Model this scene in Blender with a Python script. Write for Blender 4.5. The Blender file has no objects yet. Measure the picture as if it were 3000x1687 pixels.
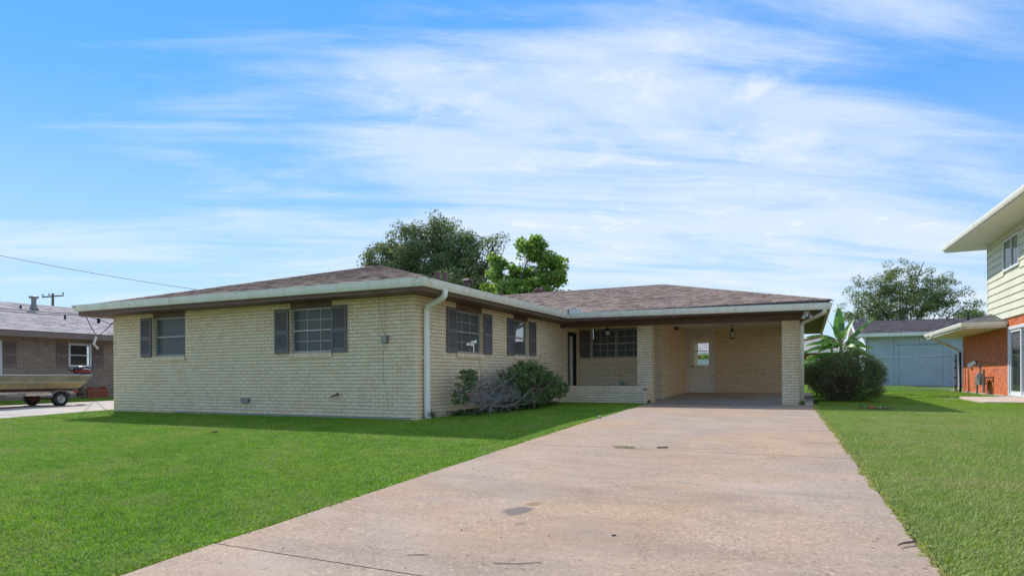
import bpy, math, random
import numpy as np
from mathutils import Vector, Matrix
random.seed(7); rng = np.random.default_rng(7)
S = bpy.context.scene
COL = S.collection
PI = math.pi
# ---------------------------------------------------------------- camera
CAM = Vector((6.5174, -9.5639, 0.7622)); TH = 0.4438; ROLL = -0.0054; FPX = 1827.2
cd = bpy.data.cameras.new('camera'); cam = bpy.data.objects.new('camera', cd); COL.objects.link(cam)
cd.sensor_width = 36; cd.lens = FPX / 3000 * 36; cd.shift_y = 258.0 / 3000; cd.clip_start = 0.05; cd.clip_end = 3000
cam.matrix_world = Matrix.Translation(CAM) @ Matrix.Rotation(TH, 4, 'Z') @ Matrix.Rotation(PI/2, 4, 'X') @ Matrix.Rotation(ROLL, 4, 'Z')
S.camera = cam
# ---------------------------------------------------------------- light
SUNDIR = Vector((2.39, -1.54, -2.57)).normalized()      # the way the light travels
SUN_EL = math.asin(-SUNDIR.z); SUN_ROT = math.atan2(-SUNDIR.x, -SUNDIR.y)
sd = bpy.data.lights.new('sun', 'SUN'); sd.energy = 2.65; sd.angle = math.radians(0.55); sd.color = (1, .955, .88)
so = bpy.data.objects.new('sun', sd); COL.objects.link(so); so.location = (-30, 20, 40)
so.rotation_euler = SUNDIR.to_track_quat('-Z', 'Y').to_euler()
S.view_settings.view_transform = 'Standard'; S.view_settings.look = 'None'
S.view_settings.exposure = 0.86; S.view_settings.gamma = 1.0; S.view_settings.use_curve_mapping = False
S.cycles.use_denoising = True; S.cycles.max_bounces = 9; S.cycles.diffuse_bounces = 7; S.cycles.transparent_max_bounces = 8
S.cycles.sample_clamp_indirect = 6
SKY_STRENGTH = 0.132; SKY_BLUE = 0.85; FLAT = (.60, 1.85, 4.15); HAZE = (2.65, 3.35, 4.1); CLOUD = (3.75, 4.0, 4.35); CLX = 4.38; CLY = 0.9
def build_world():
    w = bpy.data.worlds.new('World'); S.world = w; w.use_nodes = True
    nt = w.node_tree; N = nt.nodes; L = nt.links; N.clear()
    def nd(t, **k):
        n = N.new(t)
        for a, b in k.items(): setattr(n, a, b)
        return n
    def mth(op, a, b=None, c=None):
        n = nd('ShaderNodeMath', operation=op)
        for i, v in enumerate((a, b, c)):
            if v is None: continue
            if isinstance(v, (int, float)): n.inputs[i].default_value = v
            else: L.new(v, n.inputs[i])
        return n.outputs[0]
    out = nd('ShaderNodeOutputWorld'); bg = nd('ShaderNodeBackground'); bg.inputs[1].default_value = SKY_STRENGTH
    sky = nd('ShaderNodeTexSky', sky_type='NISHITA', sun_disc=False, sun_elevation=SUN_EL, sun_rotation=SUN_ROT,
             altitude=0, air_density=1.0, dust_density=0.0, ozone_density=3.0)
    tc = nd('ShaderNodeTexCoord'); sp = nd('ShaderNodeSeparateXYZ'); L.new(tc.outputs['Generated'], sp.inputs[0])
    x, y, z = sp.outputs
    zz = mth('ADD', mth('MAXIMUM', z, 0.0), 0.13)
    r = mth('ADD', mth('MULTIPLY', x, math.cos(TH)), mth('MULTIPLY', y, math.sin(TH)))
    v = mth('ADD', mth('MULTIPLY', x, -math.sin(TH)), mth('MULTIPLY', y, math.cos(TH)))
    ru = mth('DIVIDE', r, zz); vu = mth('DIVIDE', v, zz)
    def noise(su, sv, off, scale, detail, rough, dist, shear=0.0, ox=0.0, oy=0.0):
        cb = nd('ShaderNodeCombineXYZ')
        L.new(mth('ADD', mth('MULTIPLY', ru, su), ox), cb.inputs[0])
        L.new(mth('ADD', mth('ADD', mth('MULTIPLY', vu, sv), mth('MULTIPLY', ru, shear)), oy), cb.inputs[1])
        cb.inputs[2].default_value = off
        n = nd('ShaderNodeTexNoise'); n.inputs['Scale'].default_value = scale; n.inputs['Detail'].default_value = detail
        n.inputs['Roughness'].default_value = rough; n.inputs['Distortion'].default_value = dist
        L.new(cb.outputs[0], n.inputs['Vector']); return n.outputs['Fac']
    def ramp(val, a, b):
        m = nd('ShaderNodeMapRange', interpolation_type='SMOOTHSTEP'); m.inputs[1].default_value = a; m.inputs[2].default_value = b
        L.new(val, m.inputs[0]); return m.outputs[0]
    big = noise(.55, .85, 3.7, .75, 2, .5, .3, -.12, CLX, CLY)
    fib = noise(.40, 1.7, 9.1, 1.5, 9, .60, .9, -.22)
    fin = noise(.8, 3.2, 2.1, 3.0, 6, .62, .6, -.35)
    puf = noise(1.3, 1.6, 5.2, 3.4, 7, .62, .5, .1)
    m1 = mth('ADD', mth('ADD', mth('MULTIPLY', big, .60), mth('MULTIPLY', fib, .40)), mth('MULTIPLY', fin, .10))
    cl = ramp(m1, .49, .65)
    cl2 = mth('MULTIPLY', ramp(puf, .50, .74), ramp(big, .50, .64))
    fac = mth('MINIMUM', mth('ADD', mth('MULTIPLY', cl, .66), mth('MULTIPLY', cl2, .34)), .90)
    hz = ramp(z, .44, .0)                                  # haze and cloud sheet thicken towards the horizon
    hs = nd('ShaderNodeHueSaturation'); hs.inputs['Saturation'].default_value = 1.3; hs.inputs['Value'].default_value = SKY_BLUE; hs.inputs['Hue'].default_value = .503
    L.new(sky.outputs[0], hs.inputs['Color'])
    mf = nd('ShaderNodeMix', data_type='RGBA'); mf.inputs['B'].default_value = (*FLAT, 1); mf.inputs['Factor'].default_value = .6; L.new(hs.outputs[0], mf.inputs['A'])
    m0 = nd('ShaderNodeMix', data_type='RGBA'); m0.inputs['B'].default_value = (*HAZE, 1)
    L.new(mth('MULTIPLY', hz, .74), m0.inputs['Factor']); L.new(mf.outputs['Result'], m0.inputs['A'])
    mx = nd('ShaderNodeMix', data_type='RGBA'); mx.inputs['B'].default_value = (*CLOUD, 1)
    L.new(fac, mx.inputs['Factor']); L.new(m0.outputs['Result'], mx.inputs['A'])
    L.new(mx.outputs['Result'], bg.inputs[0]); L.new(bg.outputs[0], out.inputs[0])
build_world()
# ---------------------------------------------------------------- materials
def new_mat(name):
    m = bpy.data.materials.new(name); m.use_nodes = True; nt = m.node_tree
    b = nt.nodes['Principled BSDF']; return m, nt, b
def nnode(nt, t, **k):
    n = nt.nodes.new(t)
    for a, b in k.items(): setattr(n, a, b)
    return n
def nnoise(nt, scale, detail=4, rough=.55, dist=0.0, stretch=None, src='pos'):
    if src == 'pos':
        g = nnode(nt, 'ShaderNodeNewGeometry'); o = g.outputs['Position']
    else:
        g = nnode(nt, 'ShaderNodeTexCoord'); o = g.outputs['Object']
    if stretch:
        mp = nnode(nt, 'ShaderNodeMapping'); mp.inputs['Scale'].default_value = stretch; nt.links.new(o, mp.inputs[0]); o = mp.outputs[0]
    n = nnode(nt, 'ShaderNodeTexNoise'); n.inputs['Scale'].default_value = scale; n.inputs['Detail'].default_value = detail
    n.inputs['Roughness'].default_value = rough; n.inputs['Distortion'].default_value = dist
    nt.links.new(o, n.inputs['Vector']); return n.outputs['Fac']
def nramp(nt, fac, stops):
    r = nnode(nt, 'ShaderNodeValToRGB'); e = r.color_ramp.elements
    while len(e) < len(stops): e.new(.5)
    for el, (p, c) in zip(e, stops): el.position = p; el.color = (*c, 1) if len(c) == 3 else c
    nt.links.new(fac, r.inputs[0]); return r.outputs[0]
def nmix(nt, fac, a, b, blend='MIX'):
    n = nnode(nt, 'ShaderNodeMix', data_type='RGBA', blend_type=blend)
    for k, v in (('Factor', fac), ('A', a), ('B', b)):
        s = n.inputs[k]
        if isinstance(v, tuple): s.default_value = (*v, 1) if len(v) == 3 else v
        elif isinstance(v, (int, float)): s.default_value = v
        else: nt.links.new(v, s)
    return n.outputs['Result']
def nmath(nt, op, a, b=None, clamp=False):
    n = nnode(nt, 'ShaderNodeMath', operation=op, use_clamp=clamp)
    for i, v in enumerate((a, b)):
        if v is None: continue
        if isinstance(v, (int, float)): n.inputs[i].default_value = v
        else: nt.links.new(v, n.inputs[i])
    return n.outputs[0]
def nbump(nt, b, fac, strength=.3, dist=.01):
    n = nnode(nt, 'ShaderNodeBump'); n.inputs['Strength'].default_value = strength; n.inputs['Distance'].default_value = dist
    nt.links.new(fac, n.inputs['Height']); nt.links.new(n.outputs[0], b.inputs['Normal'])
MATS = {}
def M(name, c1, c2=None, scale=6, rough=.7, bump=0.0, bscale=60, bdist=.004, metal=0, spec=.4, stretch=None, detail=5, lo=.35, hi=.65):
    if name in MATS: return MATS[name]
    m, nt, b = new_mat(name)
    c2 = c2 or tuple(x*.82 for x in c1)
    f = nnoise(nt, scale, detail, stretch=stretch)
    nt.links.new(nramp(nt, f, [(lo, c2), (hi, c1)]), b.inputs['Base Color'])
    b.inputs['Roughness'].default_value = rough; b.inputs['Metallic'].default_value = metal
    b.inputs['Specular IOR Level'].default_value = spec
    if bump: nbump(nt, b, nnoise(nt, bscale, 4), bump, bdist)
    MATS[name] = m; return m
def tint_value(nt):
    """random 0..1 per brick / shingle: face attribute 'tint' plus the object's own random number"""
    a = nnode(nt, 'ShaderNodeAttribute', attribute_name='tint'); o = nnode(nt, 'ShaderNodeObjectInfo')
    return nmath(nt, 'FRACT', nmath(nt, 'ADD', a.outputs['Fac'], o.outputs['Random']))
def tint_mat(name, stops, rough=.85, nscale=14, namp=.18, bump=.35, bscale=120, bdist=.003, dirt=None, spec=.3, streak=None):
    m, nt, b = new_mat(name)
    c = nramp(nt, tint_value(nt), stops)
    f = nnoise(nt, nscale, 5, .6, stretch=streak)
    c = nmix(nt, 1.0, c, nramp(nt, f, [(.25, (1-namp,)*3), (.75, (1+namp*.5,)*3)]), 'MULTIPLY')
    if dirt:
        c = nmix(nt, nmath(nt, 'MULTIPLY', nramp(nt, nnoise(nt, dirt[1], 6, .65), [(.5, (0,0,0)), (.72, (1,1,1))]), dirt[2]), c, dirt[0])
    nt.links.new(c, b.inputs['Base Color']); b.inputs['Roughness'].default_value = rough; b.inputs['Specular IOR Level'].default_value = spec
    nbump(nt, b, nnoise(nt, bscale, 4), bump, bdist)
    MATS[name] = m; return m
tint_mat('cream_brick', [(0, (.85,.665,.42)), (.25, (.895,.725,.475)), (.5, (.88,.715,.48)), (.72, (.91,.745,.505)), (.9, (.86,.655,.415)), (1, (.87,.63,.42))], nscale=9, namp=.12, dirt=((.52,.41,.27), 2.2, .26))
tint_mat('red_brick', [(0, (0.621,0.142,0.047)), (.4, (0.729,0.182,0.061)), (.75, (0.783,0.216,0.074)), (1, (0.486,0.115,0.047))], namp=.22, dirt=((.30,.22,.20), 1.4, .35))
tint_mat('brown_brick', [(0, (.30,.235,.18)), (.5, (.35,.275,.215)), (1, (.39,.31,.245))], namp=.2)
tint_mat('brown_shingle', [(0, (.235,.162,.125)), (.3, (.305,.220,.178)), (.6, (.36,.268,.222)), (.85, (.32,.240,.205)), (1, (.195,.135,.108))], rough=.95, nscale=1.1, namp=.14, bump=.6, bscale=260, bdist=.003, spec=.15)
tint_mat('grey_shingle', [(0, (0.365,0.317,0.317)), (.4, (0.459,0.405,0.405)), (.75, (0.520,0.452,0.452)), (1, (0.317,0.284,0.290))], rough=.95, nscale=3, namp=.15, bump=.5, bscale=260, spec=.15)
tint_mat('dark_shingle', [(0, (0.078,0.068,0.078)), (.5, (0.111,0.095,0.104)), (1, (0.143,0.124,0.127))], rough=.95, nscale=1.2, namp=.25, bump=.5, bscale=200, spec=.15)
tint_mat('slate_shingle', [(0, (.13,.14,.14)), (.5, (.19,.195,.19)), (1, (.25,.25,.24))], rough=.95, nscale=3, namp=.2, spec=.15)
M('mortar', (.38,.28,.18), (.29,.21,.135), 20, .95, .4, 90)
M('grey_mortar', (.40,.35,.30), (.30,.25,.21), 20, .95, .4, 90)
M('dark_mortar', (.19,.15,.12), (.14,.11,.09), 20, .95)
M('brown_trim', (.19,.115,.085), (.14,.083,.06), 3, .55, .15, 40, spec=.35, stretch=(1,1,6))
M('gutter_paint', (.90,.87,.77), (.76,.72,.58), 3.0, .42, spec=.45, stretch=(2.2,2.2,.25), lo=.28, hi=.55)
M('gutter_stain', (.84,.78,.60), (.74,.69,.52), 2.6, .45, spec=.4)
M('shutter_paint', (.185,.160,.148), (.15,.13,.12), 3, .55, .1, 60)
M('shutter_brown', (.225,.168,.138), (.18,.132,.108), 3, .6)
M('white_paint', (.84,.80,.72), (.77,.73,.64), 4, .5, .1, 60)
M('aged_white', (.76,.70,.60), (.66,.60,.50), 3, .6, .2, 50)
M('ceiling_paint', (.86,.82,.74), (.80,.76,.67), 3, .6)
M('window_metal', (.42,.42,.38), (.34,.34,.31), 5, .4, metal=.25)
M('concrete_slab', (.40,.385,.35), (.30,.29,.265), 6, .9, .3, 80)
M('dark_metal', (.05,.05,.05), (.03,.03,.03), 8, .45, metal=.4)
M('grey_metal', (.30,.30,.29), (.22,.22,.21), 8, .45, metal=.5)
M('galvanised', (.46,.48,.49), (.36,.38,.39), 10, .38, metal=.7)
M('rusty_pipe', (.20,.105,.085), (.13,.06,.05), 9, .85, .4, 80)
M('vent_brown', (.23,.135,.115), (.15,.085,.07), 14, .7)
M('black_rubber', (.022,.022,.023), (.014,.014,.014), 10, .75)
M('dark_door', (.032,.028,.026), (.022,.018,.017), 4, .35, spec=.5)
M('siding_paint', (.67,.66,.49), (.61,.60,.44), 1.4, .55, .08, 30, spec=.35)
M('shed_paint', (.50,.56,.62), (.42,.475,.535), 1.2, .7, .12, 40)
M('shed_trim', (.68,.72,.72), (.60,.64,.64), 3, .55)
M('bark', (.16,.125,.095), (.085,.062,.045), 9, .95, .7, 30, .02, stretch=(1,1,.3))
M('grey_bark', (.33,.30,.27), (.21,.185,.165), 14, .95, .5, 60)
M('twig_brown', (.22,.16,.115), (.13,.09,.065), 12, .95)
M('soil', (.11,.085,.055), (.07,.052,.034), 8, .98, .6, 40)
M('cable_black', (.018,.018,.019), (.012,.012,.012), 5, .6)
M('pole_wood', (.23,.18,.14), (.16,.12,.09), 5, .9)
M('brass', (.45,.33,.10), (.38,.27,.08), 5, .3, metal=.9)
M('terracotta', (.36,.11,.055), (.26,.08,.04), 6, .8)
M('red_paint', (.55,.02,.015), (.45,.015,.01), 6, .35)
M('white_plastic', (.72,.74,.75), (.66,.68,.70), 6, .35)
def glass_mat(name, tint, tr, rough=.02):
    m, nt, b = new_mat(name); nt.nodes.remove(b); out = nt.nodes['Material Output']
    t = nnode(nt, 'ShaderNodeBsdfTransparent'); t.inputs[0].default_value = (*tint, 1)
    d = nnode(nt, 'ShaderNodeBsdfDiffuse'); d.inputs[0].default_value = (.16,.165,.16, 1)
    g = nnode(nt, 'ShaderNodeBsdfGlossy'); g.inputs['Roughness'].default_value = rough
    fr = nnode(nt, 'ShaderNodeFresnel'); fr.inputs['IOR'].default_value = 1.5
    m1 = nnode(nt, 'ShaderNodeMixShader'); m1.inputs[0].default_value = 1-tr
    nt.links.new(t.outputs[0], m1.inputs[1]); nt.links.new(d.outputs[0], m1.inputs[2])
    m2 = nnode(nt, 'ShaderNodeMixShader'); nt.links.new(fr.outputs[0], m2.inputs[0])
    nt.links.new(m1.outputs[0], m2.inputs[1]); nt.links.new(g.outputs[0], m2.inputs[2]); nt.links.new(m2.outputs[0], out.inputs[0])
    MATS[name] = m
glass_mat('screened_glass', (.8,.82,.82), .45, .32)        # pane with an insect screen over it
glass_mat('clear_glass', (.93,.95,.95), 1.0, .01)
glass_mat('pale_glass', (.75,.8,.8), .8, .03)
M('room_dark', (.075,.072,.066), (.05,.048,.044), 3, .9)  # darkness of an unlit room put into the colour
M('behind_glass', (.30,.30,.27), (.20,.20,.18), 4, .9, stretch=(8,8,.2))
def leaf_mat(name, stops, rough=.45, trans=.30, spec=.35, yellow=None):
    m, nt, b = new_mat(name); out = nt.nodes['Material Output']
    a = nnode(nt, 'ShaderNodeAttribute', attribute_name='tint')
    c = nramp(nt, a.outputs['Fac'], stops)
    nt.links.new(c, b.inputs['Base Color']); b.inputs['Roughness'].default_value = rough; b.inputs['Specular IOR Level'].default_value = spec
    t = nnode(nt, 'ShaderNodeBsdfTranslucent'); nt.links.new(nmix(nt, 1.0, c, (1.25,1.25,.7), 'MULTIPLY'), t.inputs[0])
    mx = nnode(nt, 'ShaderNodeMixShader'); mx.inputs[0].default_value = trans
    nt.links.new(b.outputs[0], mx.inputs[1]); nt.links.new(t.outputs[0], mx.inputs[2]); nt.links.new(mx.outputs[0], out.inputs[0])
    MATS[name] = m
leaf_mat('oak_leaf', [(0, (0.11,0.155,0.075)), (.5, (0.19,0.25,0.12)), (.85, (0.29,0.35,0.165)), (.95, (0.289,0.323,0.102)), (1, (0.442,0.408,0.119))], rough=.55, trans=.25, spec=.3)
leaf_mat('lime_leaf', [(0, (0.15,0.25,0.06)), (.5, (0.24,0.37,0.085)), (1, (0.38,0.50,0.12))], trans=.42)
leaf_mat('willow_leaf', [(0, (0.12,0.17,0.065)), (.5, (0.20,0.26,0.10)), (1, (0.255,0.306,0.111))], rough=.5, trans=.3, spec=.3)
leaf_mat('bush_leaf', [(0, (0.085,0.12,0.05)), (.5, (0.16,0.22,0.085)), (.85, (0.24,0.29,0.105)), (1, (0.238,0.221,0.076))], trans=.15)
leaf_mat('azalea_leaf', [(0, (0.085,0.14,0.05)), (.5, (0.16,0.25,0.08)), (.85, (0.24,0.33,0.10)), (1, (0.272,0.238,0.076))], trans=.2)
leaf_mat('banana_leaf', [(0, (0.085,0.196,0.048)), (.5, (0.145,0.323,0.060)), (1, (0.289,0.510,0.085))], rough=.4, trans=.42, spec=.4)
leaf_mat('blue_leaf', [(0, (0.119,0.221,0.187)), (1, (0.221,0.357,0.289))], trans=.15)
leaf_mat('ivy_leaf', [(0, (0.051,0.102,0.034)), (1, (0.119,0.204,0.060))], trans=.2)
leaf_mat('dry_grass', [(0, (0.340,0.289,0.119)), (1, (0.612,0.527,0.255))], trans=.1)
leaf_mat('dead_leaf', [(0, (0.20,0.09,0.05)), (1, (0.36,0.20,0.11))], trans=.2)
def grass_mat():
    m, nt, b = new_mat('grass_blade'); out = nt.nodes['Material Output']
    a = nnode(nt, 'ShaderNodeAttribute', attribute_name='tint')
    c = nramp(nt, a.outputs['Fac'], [(0, (.13,.25,.018)), (.45, (.225,.40,.028)), (.8, (.305,.48,.040)), (.94, (.38,.48,.09)), (1, (.55,.48,.24))])
    c = nmix(nt, 1.0, c, nramp(nt, nnoise(nt, 6.5, 4, .65), [(.30, (.62,.70,.60)), (.5, (.96,.97,.95)), (.70, (1.22,1.16,1.2))]), 'MULTIPLY')
    pv = nramp(nt, nnoise(nt, .55, 4, .6), [(.34, (.80,.90,.72)), (.5, (1,1,1)), (.68, (1.16,1.02,1.0))])
    c = nmix(nt, 1.0, c, pv, 'MULTIPLY')
    dry = nmath(nt, 'MULTIPLY', nramp(nt, nnoise(nt, 1.1, 5, .65), [(.50, (0,0,0)), (.74, (1,1,1))]), .55)
    # the strip east of the drive is drier and paler
    g = nnode(nt, 'ShaderNodeNewGeometry'); sp = nnode(nt, 'ShaderNodeSeparateXYZ'); nt.links.new(g.outputs['Position'], sp.inputs[0])
    mr = nnode(nt, 'ShaderNodeMapRange'); mr.inputs[1].default_value = 6.0; mr.inputs[2].default_value = 7.2; nt.links.new(sp.outputs[0], mr.inputs[0])
    mr2 = nnode(nt, 'ShaderNodeMapRange'); mr2.inputs[1].default_value = 9.0; mr2.inputs[2].default_value = 3.0; nt.links.new(sp.outputs[1], mr2.inputs[0])
    east = nmath(nt, 'MULTIPLY', nmath(nt, 'MULTIPLY', mr.outputs[0], mr2.outputs[0]), nramp(nt, nnoise(nt, 1.7, 5, .7), [(.3, (.25,)*3), (.7, (.92,)*3)]))
    dry = nmath(nt, 'ADD', dry, nmath(nt, 'MULTIPLY', east, 1.0), True)
    c = nmix(nt, dry, c, (.40,.40,.16))
    nt.links.new(c, b.inputs['Base Color']); b.inputs['Roughness'].default_value = .5; b.inputs['Specular IOR Level'].default_value = .25
    t = nnode(nt, 'ShaderNodeBsdfTranslucent'); nt.links.new(nmix(nt, 1.0, c, (1.1,1.25,.6), 'MULTIPLY'), t.inputs[0])
    mx = nnode(nt, 'ShaderNodeMixShader'); mx.inputs[0].default_value = .33
    nt.links.new(b.outputs[0], mx.inputs[1]); nt.links.new(t.outputs[0], mx.inputs[2]); nt.links.new(mx.outputs[0], out.inputs[0])
    MATS['grass_blade'] = m
grass_mat()
def lawn_mat():
    m, nt, b = new_mat('lawn_soil')
    c = nramp(nt, nnoise(nt, 9, 6, .7), [(.3, (.09,.13,.025)), (.55, (.13,.20,.035)), (.75, (.18,.20,.06))])
    nt.links.new(c, b.inputs['Base Color']); b.inputs['Roughness'].default_value = .95
    nbump(nt, b, nnoise(nt, 60, 5), .8, .03); MATS['lawn_soil'] = m
lawn_mat()
def drive_mat(name, base, seed, spots=()):
    m, nt, b = new_mat(name)
    g = nnode(nt, 'ShaderNodeNewGeometry'); sp = nnode(nt, 'ShaderNodeSeparateXYZ'); nt.links.new(g.outputs['Position'], sp.inputs[0])
    def mul(c, d, f=1.0): return nmix(nt, f, c, d, 'MULTIPLY')
    def gr(k): return (k, k, k)
    c = nramp(nt, nnoise(nt, .9, 5, .6), [(.3, tuple(x*.88 for x in base)), (.7, tuple(x*1.05 for x in base))])
    c = mul(c, nramp(nt, nnoise(nt, .45, 4, .55, .4), [(.38, (.97,1.0,1.06)), (.62, (1.05,.96,.85))]))            # cool and rusty areas
    c = mul(c, nramp(nt, nnoise(nt, 3.2, 6, .65, .6, stretch=(.5, 1.25, 1)), [(.28, gr(.87)), (.55, gr(1.0)), (.75, gr(1.05))]))
    c = mul(c, nramp(nt, nnoise(nt, 26, 5, .7), [(.28, gr(.90)), (.55, gr(1.0)), (.78, gr(1.06))]))
    def vor(scale):
        v = nnode(nt, 'ShaderNodeTexVoronoi'); v.inputs['Scale'].default_value = scale; nt.links.new(g.outputs['Position'], v.inputs['Vector'])
        q = nnode(nt, 'ShaderNodeSeparateColor'); nt.links.new(v.outputs['Color'], q.inputs[0]); return q.outputs[0]
    v1 = vor(100); v2 = vor(52)
    wear = nramp(nt, nnoise(nt, 1.3, 4, .6), [(.35, gr(.35)), (.6, gr(1.0))])
    c = nmix(nt, wear, c, mul(c, nramp(nt, v1, [(0, (.74,.72,.70)), (.25, (.95,.94,.93)), (.8, (1.02,1.0,.98)), (1, (1.28,1.25,1.2))])))
    c = nmix(nt, wear, c, mul(c, nramp(nt, v2, [(0, (.60,.57,.54)), (.06, (.98,.98,.98)), (.92, (1.0,1.0,1.0)), (1, (1.4,1.36,1.3))])))
    # grey scuffs drawn out across the slab, speckled by the wear of the paste
    sc1 = nramp(nt, nnoise(nt, 1.3, 7, .68, .7, stretch=(.6, 1.35, 1)), [(.50, gr(0)), (.70, gr(1))])
    spk = nramp(nt, nnoise(nt, 48, 5, .75), [(.36, gr(.25)), (.62, gr(1))])
    c = nmix(nt, nmath(nt, 'MULTIPLY', nmath(nt, 'MULTIPLY', sc1, spk), .46), c, tuple(x*.46 for x in (base[0]*.93, base[1]*.99, base[2]*1.08)))
    sc2 = nramp(nt, nnoise(nt, 5.0, 7, .72, .8, stretch=(.6, 1.4, 1)), [(.57, gr(0)), (.74, gr(1))])
    c = nmix(nt, nmath(nt, 'MULTIPLY', nmath(nt, 'MULTIPLY', sc2, spk), .42), c, tuple(x*.42 for x in base))
    pale = nramp(nt, nnoise(nt, 1.9, 5, .6, .5, stretch=(.7, 1.3, 1.0)), [(.28, gr(1)), (.42, gr(0))])
    c = nmix(nt, nmath(nt, 'MULTIPLY', pale, .4), c, tuple(x*1.10 for x in (base[0]*.95, base[1]*1.0, base[2]*1.08)))
    edge = nnoise(nt, 7, 5, .65)
    for (sx, sy, rx, ry, col, amt, soft) in spots:                      # oil and rust marks
        dx = nmath(nt, 'DIVIDE', nmath(nt, 'SUBTRACT', sp.outputs[0], sx), rx); dy = nmath(nt, 'DIVIDE', nmath(nt, 'SUBTRACT', sp.outputs[1], sy), ry)
        d = nmath(nt, 'SQRT', nmath(nt, 'ADD', nmath(nt, 'MULTIPLY', dx, dx), nmath(nt, 'MULTIPLY', dy, dy)))
        d = nmath(nt, 'ADD', d, nmath(nt, 'MULTIPLY', nmath(nt, 'SUBTRACT', edge, .5), 1.5))
        f = nramp(nt, d, [(max(0, .85-soft), gr(1)), (1.0, gr(0))])
        if soft > .4: f = nmath(nt, 'MULTIPLY', f, nmath(nt, 'ADD', nmath(nt, 'MULTIPLY', spk, .7), .3))
        c = nmix(nt, nmath(nt, 'MULTIPLY', f, amt), c, col)
    nt.links.new(c, b.inputs['Base Color']); b.inputs['Roughness'].default_value = .9; b.inputs['Specular IOR Level'].default_value = .25
    nbump(nt, b, nmath(nt, 'ADD', nmath(nt, 'MULTIPLY', v1, .5), nnoise(nt, 240, 4, .7)), .4, .004)
    MATS[name] = m
drive_mat('drive_concrete', (.425,.325,.25), 1, [
    (4.66,-5.58,.10,.15,(.155,.125,.115),.85,.1), (4.69,-5.37,.065,.07,(.24,.145,.075),.75,.2), (4.83,-5.89,.04,.05,(.25,.175,.10),.7,.2),
    (5.4,-1.15,.40,.22,(.42,.28,.17),.55,.7), (4.6,9.9,.5,.35,(.06,.045,.035),.75,.6), (5.55,-4.2,.10,.045,(.26,.24,.23),.6,.4), (5.68,-4.25,.06,.03,(.26,.24,.23),.6,.4),
    (6.5,-4.35,.36,.10,(.24,.215,.19),.5,.75), (6.2,-5.0,.22,.07,(.24,.215,.20),.5,.75), (5.3,-5.9,.25,.12,(.27,.24,.215),.45,.8), (3.9,-5.5,.4,.15,(.30,.28,.265),.45,.8)])
drive_mat('neighbour_concrete', (.52,.47,.42), 2)
drive_mat('floor_concrete', (.52,.46,.40), 4, [(4.6,9.9,.5,.35,(.07,.05,.04),.7,.6)])
drive_mat('pad_concrete', (.60,.53,.46), 3)
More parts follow.
